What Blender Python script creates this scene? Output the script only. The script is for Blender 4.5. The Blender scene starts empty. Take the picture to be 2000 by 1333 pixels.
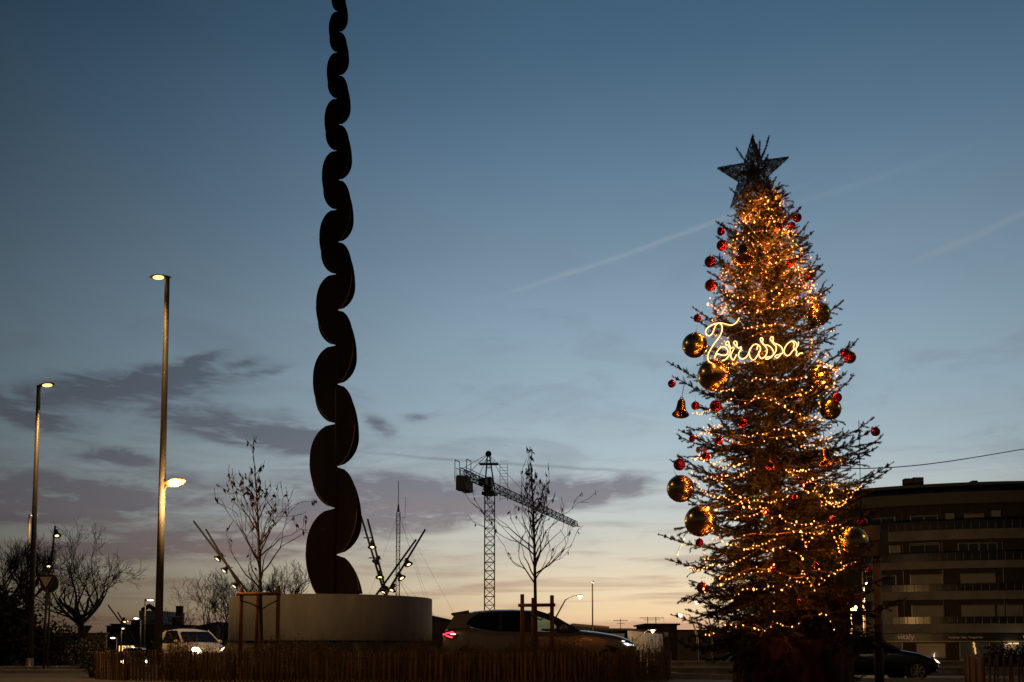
import bpy, math, random
import numpy as np
from mathutils import Vector, Matrix
rnd = random.Random(11)
npr = np.random.RandomState(7)
scene = bpy.context.scene
COL = scene.collection
R = math.radians
PI = math.pi

# ------------------------------------------------------------------ camera
FP = 1944.0                    # focal length in pixels of the 2000 px frame (35 mm lens)
PITCH = R(4.0)
CAMZ = 0.8
cam_data = bpy.data.cameras.new("camera")
cam_data.lens = 35.0
cam_data.sensor_width = 36.0
cam_data.shift_y = (1126.0 - 666.5) / 2000.0
cam_data.clip_start = 0.1
cam_data.clip_end = 5000.0
cam = bpy.data.objects.new("camera", cam_data)
cam.location = (0, 0, CAMZ)
cam.rotation_euler = (PI / 2 + PITCH, 0, 0)
COL.objects.link(cam)
scene.camera = cam
scene.render.resolution_x = 1024
scene.render.resolution_y = 682

def ray(px, py):
    a = (px - 1000.0) / FP
    b = (1126.0 - py) / FP
    c, s = math.cos(PITCH), math.sin(PITCH)
    return Vector((a, c - b * s, b * c + s))

def P(px, py, Y):
    d = ray(px, py)
    return Vector((0, 0, CAMZ)) + d * (Y / d.y)

def azel(px, py):
    d = ray(px, py).normalized()
    return math.atan2(d.x, d.y), math.asin(d.z)

# ------------------------------------------------------------------ render / exposure
scene.view_settings.view_transform = 'Standard'
scene.view_settings.look = 'None'
scene.view_settings.gamma = 1.0
scene.view_settings.exposure = 0.0
scene.cycles.use_denoising = True
scene.cycles.max_bounces = 6
scene.cycles.diffuse_bounces = 2
scene.cycles.glossy_bounces = 3
scene.cycles.transparent_max_bounces = 12
scene.cycles.caustics_reflective = False
scene.cycles.caustics_refractive = False
scene.cycles.sample_clamp_indirect = 4.0

def s2l(*c):
    return tuple(((v / 255.0) / 12.92 if v / 255.0 <= 0.04045 else ((v / 255.0 + 0.055) / 1.055) ** 2.4) for v in c)

# ------------------------------------------------------------------ world: dusk sky
world = bpy.data.worlds.new("World")
scene.world = world
world.use_nodes = True
wt = world.node_tree
wt.nodes.clear()

class V:                                    # a scalar socket with arithmetic
    nt = wt
    def __init__(s, sock): s.s = sock
    @staticmethod
    def m(op, *a):
        n = V.nt.nodes.new('ShaderNodeMath'); n.operation = op
        for i, x in enumerate(a):
            if isinstance(x, V): V.nt.links.new(x.s, n.inputs[i])
            else: n.inputs[i].default_value = float(x)
        return V(n.outputs[0])
    def __add__(s, o): return V.m('ADD', s, o)
    __radd__ = __add__
    def __sub__(s, o): return V.m('SUBTRACT', s, o)
    def __rsub__(s, o): return V.m('SUBTRACT', o, s)
    def __mul__(s, o): return V.m('MULTIPLY', s, o)
    __rmul__ = __mul__
    def __truediv__(s, o): return V.m('DIVIDE', s, o)
def vmin(a, b): return V.m('MINIMUM', a, b)
def vmax(a, b): return V.m('MAXIMUM', a, b)
def vexp(a): return V.m('EXPONENT', a)
def sstep(x, a, b):
    n = V.nt.nodes.new('ShaderNodeMapRange'); n.interpolation_type = 'SMOOTHSTEP'
    V.nt.links.new(x.s, n.inputs[0]); n.inputs[1].default_value = a; n.inputs[2].default_value = b
    n.inputs[3].default_value = 0; n.inputs[4].default_value = 1
    return V(n.outputs[0])
def combine(x, y, z):
    n = V.nt.nodes.new('ShaderNodeCombineXYZ')
    for i, q in enumerate((x, y, z)):
        if isinstance(q, V): V.nt.links.new(q.s, n.inputs[i])
        else: n.inputs[i].default_value = q
    return n.outputs[0]
def noise(vec, scale, detail=5, rough=0.55, dist=0.0):
    n = V.nt.nodes.new('ShaderNodeTexNoise')
    V.nt.links.new(vec, n.inputs['Vector'])
    n.inputs['Scale'].default_value = scale; n.inputs['Detail'].default_value = detail
    n.inputs['Roughness'].default_value = rough; n.inputs['Distortion'].default_value = dist
    return V(n.outputs[0])
def mixc(f, a, b):
    n = V.nt.nodes.new('ShaderNodeMix'); n.data_type = 'RGBA'
    V.nt.links.new(f.s, n.inputs['Factor'])
    for sock, q in ((n.inputs[6], a), (n.inputs[7], b)):
        if isinstance(q, tuple): sock.default_value = q + (1.0,)
        else: V.nt.links.new(q, sock)
    return n.outputs[2]
def scalec(col, f):
    n = V.nt.nodes.new('ShaderNodeVectorMath'); n.operation = 'SCALE'
    V.nt.links.new(col, n.inputs[0]); V.nt.links.new(f.s, n.inputs['Scale'])
    return n.outputs[0]
def ramp(x, stops, interp='LINEAR'):
    n = V.nt.nodes.new('ShaderNodeValToRGB')
    V.nt.links.new(x.s, n.inputs[0])
    cr = n.color_ramp; cr.interpolation = interp
    while len(cr.elements) < len(stops): cr.elements.new(0.5)
    for e, (p, c) in zip(cr.elements, stops):
        e.position = p; e.color = c + (1.0,)
    return n.outputs[0]

tc = wt.nodes.new('ShaderNodeTexCoord')
sp = wt.nodes.new('ShaderNodeSeparateXYZ')
wt.links.new(tc.outputs['Generated'], sp.inputs[0])
dx, dy, dz = V(sp.outputs[0]), V(sp.outputs[1]), V(sp.outputs[2])
AZ = V.m('ARCTAN2', dx, dy)
EL = V.m('ARCSINE', dz)

# vertical gradient: (pixel row in the photo, colour there at the bright azimuth)
rows = [(1262, (186, 140, 114)), (1235, (204, 166, 134)), (1200, (222, 194, 154)), (1150, (220, 204, 172)),
        (1090, (202, 196, 178)), (1000, (180, 188, 186)), (900, (160, 177, 184)), (800, (146, 168, 181)),
        (650, (130, 153, 170)), (500, (113, 138, 158)), (300, (90, 118, 142)), (100, (69, 99, 124)), (-300, (40, 66, 94))]
ELMAX = R(60)
stops = [(0.0, s2l(120, 90, 75))]
for py, c in rows:
    stops.append((max(0.002, azel(1150, py)[1] / ELMAX), s2l(*c)))
stops.append((1.0, s2l(30, 48, 72)))
sky = ramp(vmax(EL / ELMAX, 0.0), stops, 'EASE' if False else 'LINEAR')
az0 = azel(1280, 1100)[0]
dA = AZ - az0
dA = vmax(dA * 0.72, dA * -1.0)
# darker away from where the sun went down; falls off faster to the left and close to the ground
fall = vexp((dA * dA) * -2.45)
low = sstep(EL, R(0), R(9))
fall_low = vexp((dA * dA) * -5.2)
fac = fall * low + fall_low * (1.0 - low)
fac = vmax(fac, 0.055)
sky = scalec(sky, fac)
# haze of colour away from the sunset turns towards blue grey
sky = mixc((1.0 - fac) * 0.34, sky, scalec(combine(0.018, 0.066, 0.115), fac * 1.3))

wobble = noise(combine(AZ * 9.0, EL * 16.0, 1.7), 1.0, 4) - 0.5
AZw = AZ + wobble * 0.05
ELw = EL + (noise(combine(AZ * 11.0, EL * 18.0, 7.7), 1.0, 4) - 0.5) * 0.028

def blob(px, py, w, h, tilt=0.0, amp=1.0):
    a, e = azel(px, py)
    a2, _ = azel(px + w, py); _, e2 = azel(px, py - h)
    sa, se = abs(a2 - a), abs(e2 - e)
    da, de = AZw - a, ELw - e
    if tilt:
        t = math.tan(R(tilt)); de = de - da * t
    q = (da * da) * (1 / sa ** 2) + (de * de) * (1 / se ** 2)
    return vexp(q * -0.7) * amp

blobs = [(240, 755, 210, 30, 12, .95), (385, 703, 40, 14, 28, .9), (225, 888, 62, 16, -6, .85), (60, 965, 170, 30, 4, .8),
         (230, 985, 120, 18, 8, .6), (40, 812, 110, 16, -8, .8), (480, 845, 120, 22, -10, .85), (590, 862, 60, 14, -4, .7),
         (742, 830, 30, 15, -8, .8), (824, 816, 28, 8, 0, .6), (466, 704, 30, 7, 8, .5), (505, 722, 40, 6, 10, .5),
         (1165, 950, 95, 20, 4, 1.0), (1060, 985, 110, 20, 8, 1.0), (860, 990, 170, 34, 4, 1.1), (760, 950, 90, 20, -4, .7), (640, 1005, 100, 30, 0, .9),
         (430, 1062, 230, 36, 3, 1.1), (150, 1090, 160, 20, 4, .7), (60, 1010, 140, 14, 3, .7),
         (120, 960, 300, 70, 0, .42), (520, 830, 220, 50, -6, .32), (130, 780, 230, 50, 4, .25), (980, 770, 170, 60, -8, .28), (700, 960, 420, 60, 0, .3)]
M = None
for b in blobs:
    q = blob(*b); M = q if M is None else M + q
cl_n = noise(combine(AZ * 17.0, EL * 64.0, 3.3), 1.0, 8, 0.6, 0.8)
cl_f = noise(combine(AZ * 34.0, EL * 150.0, 8.3), 1.0, 6, 0.6, 0.5)
cloud = sstep(M * (cl_n * 2.6 + cl_f * 1.1 - 0.95), 0.14, 0.95)
cl_col = ramp(vmax(EL / R(18), 0.0), [(0.0, s2l(150, 112, 102)), (0.27, s2l(128, 108, 112)), (0.48, s2l(108, 102, 116)), (0.75, s2l(88, 92, 106)), (1.0, s2l(74, 88, 104))])
pink = sstep(noise(combine(AZ * 9.0, EL * 30.0, 9.1), 1.0, 4), 0.45, 0.7) * sstep(EL, R(11), R(4)) * sstep(AZ, -.42, -.12)
cl_col = mixc(pink * 0.8, cl_col, s2l(176, 122, 120))
cl_col = scalec(cl_col, vmax(fac * 0.9 + 0.1, 0.1))
sky = scalec(sky, V.m('ADD', sstep(EL, R(34), R(8)) * 0.12, 1.04))
sky = mixc(cloud * 0.78, sky, cl_col)
# thin horizontal veils low in the sky
veil = sstep(noise(combine(AZ * 5.0, EL * 75.0, 5.0), 1.0, 6, 0.55, 0.5), 0.46, 0.68) * sstep(EL, R(15), R(2))
sky = mixc(veil * 0.6, sky, scalec(ramp(vmax(EL / R(14), 0.0), [(0.0, s2l(160, 110, 92)), (0.3, s2l(168, 140, 122)), (0.6, s2l(130, 128, 134)), (1.0, s2l(112, 124, 136))]), fac))
cir = sstep(noise(combine(AZ * 6.0, EL * 20.0, 11.0), 1.0, 7, 0.6, 0.9), 0.47, 0.72) * sstep(EL, R(1), R(6)) * sstep(EL, R(27), R(13))
sky = mixc(cir * 0.34, sky, scalec(combine(0.17, 0.20, 0.25), fac))
# large soft variation
big = noise(combine(AZ * 3.0, EL * 7.0, 2.2), 1.0, 4, 0.6)
sky = scalec(sky, big * 0.22 + 0.89)

def streak(p0, p1, w, inten, col):
    global sky
    a0, e0 = azel(*p0); a1, e1 = azel(*p1)
    L = math.hypot(a1 - a0, e1 - e0); ux, uy = (a1 - a0) / L, (e1 - e0) / L
    n2 = (noise(combine(AZ * 30.0, EL * 30.0, 4.0), 1.0, 4) - 0.5) * 0.004
    da, de = AZ - a0, EL - e0 + n2
    t = da * ux + de * uy
    d = de * ux - da * uy
    wd = w / FP
    k = vexp((d * d) * (-1.0 / wd ** 2)) * sstep(t, 0, L * 0.3) * sstep(t, L, L * 0.55)
    k = k * (noise(combine(AZ * 40.0, EL * 40.0, 0.0), 1.0, 3) * 0.9 + 0.55)
    sky = mixc(vmin(k * inten, 1.0), sky, col)
streak((900, 598), (1640, 330), 4.5, 0.30, s2l(160, 168, 172))
streak((1250, 478), (2000, 245), 6.0, 0.10, s2l(145, 158, 168))
streak((1700, 545), (2250, 300), 7.0, 0.2, s2l(150, 158, 165))
streak((600, 872), (1420, 928), 3.0, 0.55, s2l(120, 122, 134))

nis = wt.nodes.new('ShaderNodeTexSky')
nis.sky_type = 'NISHITA'; nis.sun_disc = False
nis.sun_elevation = R(0.5); nis.sun_rotation = az0; nis.altitude = 280
nis_s = wt.nodes.new('ShaderNodeVectorMath'); nis_s.operation = 'SCALE'
wt.links.new(nis.outputs[0], nis_s.inputs[0]); nis_s.inputs['Scale'].default_value = 0.003
addn = wt.nodes.new('ShaderNodeVectorMath'); addn.operation = 'ADD'
wt.links.new(sky, addn.inputs[0]); wt.links.new(nis_s.outputs[0], addn.inputs[1])
bg = wt.nodes.new('ShaderNodeBackground'); bg.inputs['Strength'].default_value = 1.0
wo = wt.nodes.new('ShaderNodeOutputWorld')
wt.links.new(addn.outputs[0], bg.inputs[0]); wt.links.new(bg.outputs[0], wo.inputs[0])
world.cycles.sampling_method = 'MANUAL'
world.cycles.sample_map_resolution = 512
# ------------------------------------------------------------------ materials
MATS = {}
def mat(name, color, rough=0.7, metal=0.0, var=0.0, scale=4.0, spec=None, coat=0.0, bump=0.0, color2=None, stretch=None):
    if name in MATS: return MATS[name]
    m = bpy.data.materials.new(name); m.use_nodes = True
    nt = m.node_tree; b = nt.nodes['Principled BSDF']
    b.inputs['Base Color'].default_value = tuple(color) + (1.0,)
    b.inputs['Roughness'].default_value = rough
    b.inputs['Metallic'].default_value = metal
    if spec is not None: b.inputs['Specular IOR Level'].default_value = spec
    if coat: b.inputs['Coat Weight'].default_value = coat; b.inputs['Coat Roughness'].default_value = 0.05
    if var or bump or color2:
        t = nt.nodes.new('ShaderNodeTexCoord'); n = nt.nodes.new('ShaderNodeTexNoise')
        n.inputs['Scale'].default_value = scale; n.inputs['Detail'].default_value = 5
        src = t.outputs['Object']
        if stretch:
            mp = nt.nodes.new('ShaderNodeMapping'); mp.inputs['Scale'].default_value = stretch
            nt.links.new(src, mp.inputs[0]); src = mp.outputs[0]
        nt.links.new(src, n.inputs['Vector'])
        c2 = color2 or tuple(min(1, c * (1 + var)) for c in color)
        c1 = color if color2 else tuple(c * max(0, 1 - var) for c in color)
        r = nt.nodes.new('ShaderNodeValToRGB')
        r.color_ramp.elements[0].position = 0.35; r.color_ramp.elements[0].color = tuple(c1) + (1,)
        r.color_ramp.elements[1].position = 0.65; r.color_ramp.elements[1].color = tuple(c2) + (1,)
        nt.links.new(n.outputs[0], r.inputs[0]); nt.links.new(r.outputs[0], b.inputs['Base Color'])
        if bump:
            bp = nt.nodes.new('ShaderNodeBump'); bp.inputs['Strength'].default_value = bump; bp.inputs['Distance'].default_value = 0.02
            nt.links.new(n.outputs[0], bp.inputs['Height']); nt.links.new(bp.outputs[0], b.inputs['Normal'])
    MATS[name] = m
    return m
def emi(name, color, strength):
    if name in MATS: return MATS[name]
    m = bpy.data.materials.new(name); m.use_nodes = True
    nt = m.node_tree; b = nt.nodes['Principled BSDF']
    b.inputs['Base Color'].default_value = (0.2, 0.2, 0.2, 1)
    b.inputs['Emission Color'].default_value = tuple(color) + (1.0,)
    b.inputs['Emission Strength'].default_value = strength
    MATS[name] = m
    return m
def glass(name, tint=(0.9, 0.9, 0.9), gloss=0.12, rough=0.02, body=None, bodyf=0.0):
    if name in MATS: return MATS[name]
    m = bpy.data.materials.new(name); m.use_nodes = True
    nt = m.node_tree; nt.nodes.clear()
    o = nt.nodes.new('ShaderNodeOutputMaterial'); tr = nt.nodes.new('ShaderNodeBsdfTransparent'); gl = nt.nodes.new('ShaderNodeBsdfGlossy')
    tr.inputs[0].default_value = tuple(tint) + (1,); gl.inputs['Roughness'].default_value = rough
    fr = nt.nodes.new('ShaderNodeFresnel'); fr.inputs[0].default_value = 1.5
    mx = nt.nodes.new('ShaderNodeMixShader'); nt.links.new(fr.outputs[0], mx.inputs[0])
    nt.links.new(tr.outputs[0], mx.inputs[1]); nt.links.new(gl.outputs[0], mx.inputs[2])
    last = mx.outputs[0]
    if body:
        d = nt.nodes.new('ShaderNodeBsdfDiffuse'); d.inputs[0].default_value = tuple(body) + (1,)
        m2 = nt.nodes.new('ShaderNodeMixShader'); m2.inputs[0].default_value = bodyf
        nt.links.new(last, m2.inputs[1]); nt.links.new(d.outputs[0], m2.inputs[2]); last = m2.outputs[0]
    nt.links.new(last, o.inputs[0])
    MATS[name] = m
    return m

# ------------------------------------------------------------------ mesh builder
class MB:
    def __init__(s): s.v = []; s.f = []; s.sm = []
    def add(s, vs, fs, smooth=False):
        o = len(s.v); s.v.extend([tuple(v) for v in vs])
        for f in fs: s.f.append([i + o for i in f]); s.sm.append(smooth)
        return s
    def box(s, c, d, rz=0.0):
        cx, cy, cz = c; hx, hy, hz = d[0] / 2, d[1] / 2, d[2] / 2
        cr, sr = math.cos(rz), math.sin(rz)
        vs = []
        for z in (-hz, hz):
            for x, y in ((-hx, -hy), (hx, -hy), (hx, hy), (-hx, hy)):
                vs.append((cx + x * cr - y * sr, cy + x * sr + y * cr, cz + z))
        return s.add(vs, [(0, 3, 2, 1), (4, 5, 6, 7), (0, 1, 5, 4), (1, 2, 6, 5), (2, 3, 7, 6), (3, 0, 4, 7)])
    def tube(s, pts, r, n=8, cap=True, smooth=True):
        pts = [Vector(p) for p in pts]
        if not isinstance(r, (list, tuple)): r = [r] * len(pts)
        t0 = (pts[1] - pts[0]).normalized()
        u = t0.orthogonal().normalized()
        vs = []; fs = []
        for i, p in enumerate(pts):
            a = pts[max(0, i - 1)]; b = pts[min(len(pts) - 1, i + 1)]
            t = (b - a)
            t = t.normalized() if t.length > 1e-9 else t0
            u = (u - t * u.dot(t))
            u = u.normalized() if u.length > 1e-6 else t.orthogonal().normalized()
            w = t.cross(u)
            for k in range(n):
                q = 2 * PI * k / n
                vs.append(p + (u * math.cos(q) + w * math.sin(q)) * r[i])
        for i in range(len(pts) - 1):
            for k in range(n):
                k2 = (k + 1) % n
                fs.append((i * n + k, i * n + k2, (i + 1) * n + k2, (i + 1) * n + k))
        s.add(vs, fs, smooth)
        if cap:
            m = len(s.v) - len(vs)
            s.f.append([m + k for k in range(n)][::-1]); s.sm.append(False)
            e = m + (len(pts) - 1) * n
            s.f.append([e + k for k in range(n)]); s.sm.append(False)
        return s
    def lathe(s, prof, c=(0, 0, 0), n=24, smooth=True, M=None):
        vs = []; fs = []
        for r, z in prof:
            for k in range(n):
                q = 2 * PI * k / n
                p = Vector((r * math.cos(q), r * math.sin(q), z))
                if M: p = M @ p
                vs.append(Vector(c) + p)
        for i in range(len(prof) - 1):
            for k in range(n):
                k2 = (k + 1) % n
                fs.append((i * n + k, i * n + k2, (i + 1) * n + k2, (i + 1) * n + k))
        s.add(vs, fs, smooth)
        m = len(s.v) - len(vs)
        if prof[0][0] > 1e-6: s.f.append([m + k for k in range(n)][::-1]); s.sm.append(False)
        e = m + (len(prof) - 1) * n
        if prof[-1][0] > 1e-6: s.f.append([e + k for k in range(n)]); s.sm.append(False)
        return s
    def ball(s, c, r, n=16, m=10, sq=(1, 1, 1)):
        prof = [(max(0.0, math.sin(PI * i / m)) * r, -math.cos(PI * i / m) * r) for i in range(m + 1)]
        prof[0] = (1e-4 * r, -r); prof[-1] = (1e-4 * r, r)
        return s.lathe(prof, c, n, True, Matrix.Diagonal(Vector(sq)))
    def prism(s, poly, a, b, axis='y'):
        """poly in (p,q) extruded between a and b on axis"""
        def mk(p, q, t):
            return (p, t, q) if axis == 'y' else ((t, p, q) if axis == 'x' else (p, q, t))
        n = len(poly)
        vs = [mk(p, q, a) for p, q in poly] + [mk(p, q, b) for p, q in poly]
        fs = [tuple(range(n)), tuple(range(2 * n - 1, n - 1, -1))]
        fs += [(i, n + i, n + (i + 1) % n, (i + 1) % n) for i in range(n)]
        return s.add(vs, fs)
    def plate(s, pts, thick):
        """closed planar polygon of 3-D points given thickness along its normal"""
        pts = [Vector(p) for p in pts]
        nrm = Vector((0, 0, 0))
        for i in range(len(pts)): nrm += pts[i].cross(pts[(i + 1) % len(pts)])
        nrm = nrm.normalized() * thick / 2
        n = len(pts)
        vs = [p - nrm for p in pts] + [p + nrm for p in pts]
        fs = [tuple(range(n))[::-1], tuple(range(n, 2 * n))]
        fs += [(i, (i + 1) % n, n + (i + 1) % n, n + i) for i in range(n)]
        return s.add(vs, fs)
    def quad(s, a, b, c, d): return s.add([a, b, c, d], [(0, 1, 2, 3)])
    def build(s, name, material=None, parent=None, loc=None):
        me = bpy.data.meshes.new(name)
        me.from_pydata([tuple(v) for v in s.v], [], s.f)
        me.polygons.foreach_set('use_smooth', s.sm)
        me.update()
        o = bpy.data.objects.new(name, me)
        if material: me.materials.append(material)
        COL.objects.link(o)
        if parent: o.parent = parent
        if loc is not None: o.location = loc
        return o

def raw_mesh(name, verts, faces, material, parent=None):
    """verts (n,3) float array, faces (m,k) int array"""
    me = bpy.data.meshes.new(name)
    n, (m, k) = len(verts), faces.shape
    me.vertices.add(n); me.vertices.foreach_set('co', np.asarray(verts, dtype=np.float32).ravel())
    me.loops.add(m * k); me.loops.foreach_set('vertex_index', np.asarray(faces, dtype=np.int32).ravel())
    me.polygons.add(m); me.polygons.foreach_set('loop_start', np.arange(0, m * k, k, dtype=np.int32))
    me.update(calc_edges=True); me.validate()
    me.materials.append(material)
    o = bpy.data.objects.new(name, me); COL.objects.link(o)
    if parent: o.parent = parent
    return o

def tag(o, label=None, cat=None, group=None, kind=None):
    if label: o['label'] = label
    if cat: o['category'] = cat
    if group: o['group'] = group
    if kind: o['kind'] = kind
    return o
def thing(name, label, cat, loc=(0, 0, 0), rz=0.0, group=None):
    o = bpy.data.objects.new(name, None); COL.objects.link(o)
    o.location = loc; o.rotation_euler = (0, 0, rz); o.empty_display_size = 0.1
    return tag(o, label, cat, group)
def kids(o): return [c for c in COL.objects if c.parent == o]
def copy_tree(o, parent=None):
    c = o.copy(); COL.objects.link(c)
    if parent is not None: c.parent = parent
    for ch in KIDS.get(o.name) or kids(o): copy_tree(ch, c)
    return c
KIDS = {}
def ss(x, a, b):
    t = min(1.0, max(0.0, (x - a) / (b - a))); return t * t * (3 - 2 * t)

# ------------------------------------------------------------------ terrain
PLX, PLY, PLR = P(649, 1200, 32.0).x, 32.0, 3.2
def g(x, y):
    z = -0.9 * ss(y, 46, 64)
    z += -0.3 * ss(x, 4.0, 7.5) * ss(y, 22, 29) * (1 - ss(y, 46, 64))
    d = math.hypot(x - PLX, y - PLY)
    z += 0.92 * (1 - ss(d, 3.2, 3.8))
    return z
def sheet(name, xs, ys, lift, m, inside=None, kind='structure'):
    xs = list(xs); ys = list(ys); mb = MB(); idx = {}
    for j, y in enumerate(ys):
        for i, x in enumerate(xs):
            idx[i, j] = len(mb.v); mb.v.append((x, y, g(x, y) + lift))
    for j in range(len(ys) - 1):
        for i in range(len(xs) - 1):
            if inside and not inside((xs[i] + xs[i + 1]) / 2, (ys[j] + ys[j + 1]) / 2): continue
            mb.f.append((idx[i, j], idx[i + 1, j], idx[i + 1, j + 1], idx[i, j + 1])); mb.sm.append(True)
    o = mb.build(name, m); return tag(o, kind=kind)
def lin(a, b, n): return [a + (b - a) * i / n for i in range(n + 1)]

m_earth = mat('earth', (0.07, 0.055, 0.04), 0.95, var=0.5, scale=3, bump=0.6)
m_asphalt = mat('asphalt', (0.04, 0.04, 0.042), 0.85, spec=.15, var=0.25, scale=30, bump=0.3)
m_paving = mat('paving', (0.11, 0.095, 0.08), 0.95, spec=.1, var=0.2, scale=8, bump=0.2)
m_kerb = mat('kerb_stone', (0.3, 0.29, 0.27), 0.8, var=0.15, scale=10)
m_paint = mat('road_paint', (0.75, 0.75, 0.72), 0.6, var=0.1, scale=20)
xs = lin(-900, -60, 12)[:-1] + lin(-60, -20, 20)[:-1] + lin(-20, 20, 100)[:-1] + lin(20, 60, 40)[:-1] + lin(60, 900, 12)
ys = lin(-120, 0, 8)[:-1] + lin(0, 70, 140)[:-1] + lin(70, 1800, 20)
sheet('ground', xs, ys, 0.0, m_earth)
# the ring road round the mound and the approach roads
def on_ring(x, y):
    d = math.hypot(x - PLX, y - PLY)
    return (5.8 < d < 13.5 and y > 25.2) or (y > 33 and y < 38 and x > 0)
sheet('road', lin(-60, 60, 240), lin(25, 60, 120), 0.004, m_asphalt,
      lambda x, y: (25.3 < y < 30.8 and x > -9) or (5.8 < math.hypot(x - PLX, y - PLY) < 15 and y > 25.3) or (30.5 < y < 38.2 and x > 6) or (33 < y < 50 and x < -8))
sheet('pavement', lin(-40, 40, 100), lin(-6, 21.5, 30), 0.004, m_paving, lambda x, y: True)
mb = MB()
for x0, x1, y0 in ((-9.0, 40.0, 25.1),):
    n = 60
    for i in range(n):
        a, b = x0 + (x1 - x0) * i / n, x0 + (x1 - x0) * (i + 1) / n
        xm = (a + b) / 2
        mb.box((xm, y0, g(xm, y0) + 0.045), (b - a - 0.008, 0.18, 0.15))
for y0, xa, xb in ((29.5, -40, -12.2), (34.0, -42, -13.0)):
    for i in range(28):
        a, b = xa + (xb - xa) * i / 28, xa + (xb - xa) * (i + 1) / 28
        mb.box(((a + b) / 2, y0, g((a + b) / 2, y0) + .04), (b - a - .01, .22, .13))
tag(mb.build('kerb', m_kerb), kind='structure')
mb = MB()
for i in range(9):
    x = -30 + i * 3.4
    for (y, w) in ((40.5, 0.14),):
        vs = [(x, y, g(x, y) + 0.008), (x + 2.0, y, g(x + 2, y) + 0.008), (x + 2.0, y + w, g(x + 2, y + w) + 0.008), (x, y + w, g(x, y + w) + 0.008)]
        mb.add(vs, [(0, 1, 2, 3)])
for i in range(40):
    x = 7 + i * 0.8
    vs = [(x, 36.6, g(x, 36.6) + 0.008), (x + .8, 36.6, g(x + .8, 36.6) + 0.008), (x + .8, 36.75, g(x + .8, 36.75) + 0.008), (x, 36.75, g(x, 36.75) + 0.008)]
    mb.add(vs, [(0, 1, 2, 3)])
tag(mb.build('lane_marking', m_paint), kind='structure')

# low stone wall beyond the road, three courses of blocks
m_block = mat('stone_block', (0.34, 0.29, 0.22), 0.85, var=0.35, scale=2.2, bump=0.3)
def block_wall(x0, x1, y, zb, zt, courses, L, label):
    t = thing('stone_wall', label, 'wall', ((x0 + x1) / 2, y, zb))
    mb = MB(); h = (zt - zb) / courses
    for c in range(courses):
        x = x0 - x0 + (0.0 if c % 2 == 0 else -L / 2)
        w0 = -(x1 - x0) / 2; x = w0 + (0 if c % 2 == 0 else -L / 2)
        while x < (x1 - x0) / 2:
            a = max(w0, x); b = min((x1 - x0) / 2, x + L * rnd.uniform(0.85, 1.1))
            mb.box(((a + b) / 2, rnd.uniform(-.01, .01), h * (c + .5)), (b - a - .012, 0.34, h - .012))
            x = b if b > x else x + L
    mb.build('blocks', m_block, t)
    cp = MB(); cp.box((0, 0, zt - zb + 0.04), (x1 - x0 + .06, 0.42, 0.08)); cp.build('coping', m_kerb, t)
    return t
block_wall(6.0, 30.0, 39.0, -0.35, -0.1, 2, 1.1, 'low tan stone block wall running along the far side of the road')
block_wall(7.0, 34.0, 44.0, -0.32, 0.06, 2, 1.5, 'upper stone retaining wall with dark joints just in front of the shops')

# ------------------------------------------------------------------ plinth and sculpture
m_plinth = mat('painted_concrete', (0.26, 0.262, 0.262), 0.8, var=0.11, scale=2.2, bump=0.08, stretch=(1.5, 1.5, .35), spec=.2)
m_dark = mat('shadow_gap', (0.02, 0.02, 0.02), 0.9)  # near-black colour paints the shade under the drum
def arc_ring(mb, r, z0, z1, n=96): mb.lathe([(r, z0), (r, z1)], (0, 0, 0), n)
zt = P(649, 1160, PLY - PLR).z
zb = P(649, 1252, PLY - PLR).z
pl = thing('round_plinth', 'wide pale round concrete plinth carrying the tall dark scalloped sculpture', 'plinth', (PLX, PLY, 0.6))
mb = MB(); mb.lathe([(PLR - .02, zb - .6), (PLR, zb - .58), (PLR, zt - .615), (PLR - .015, zt - .6), (0.0, zt - .6)], n=128)
mb.build('drum', m_plinth, pl)
mb = MB(); mb.lathe([(PLR - .25, 0.0), (PLR - .25, zb - .601)], n=96); mb.build('recessed_base', m_dark, pl)

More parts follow.
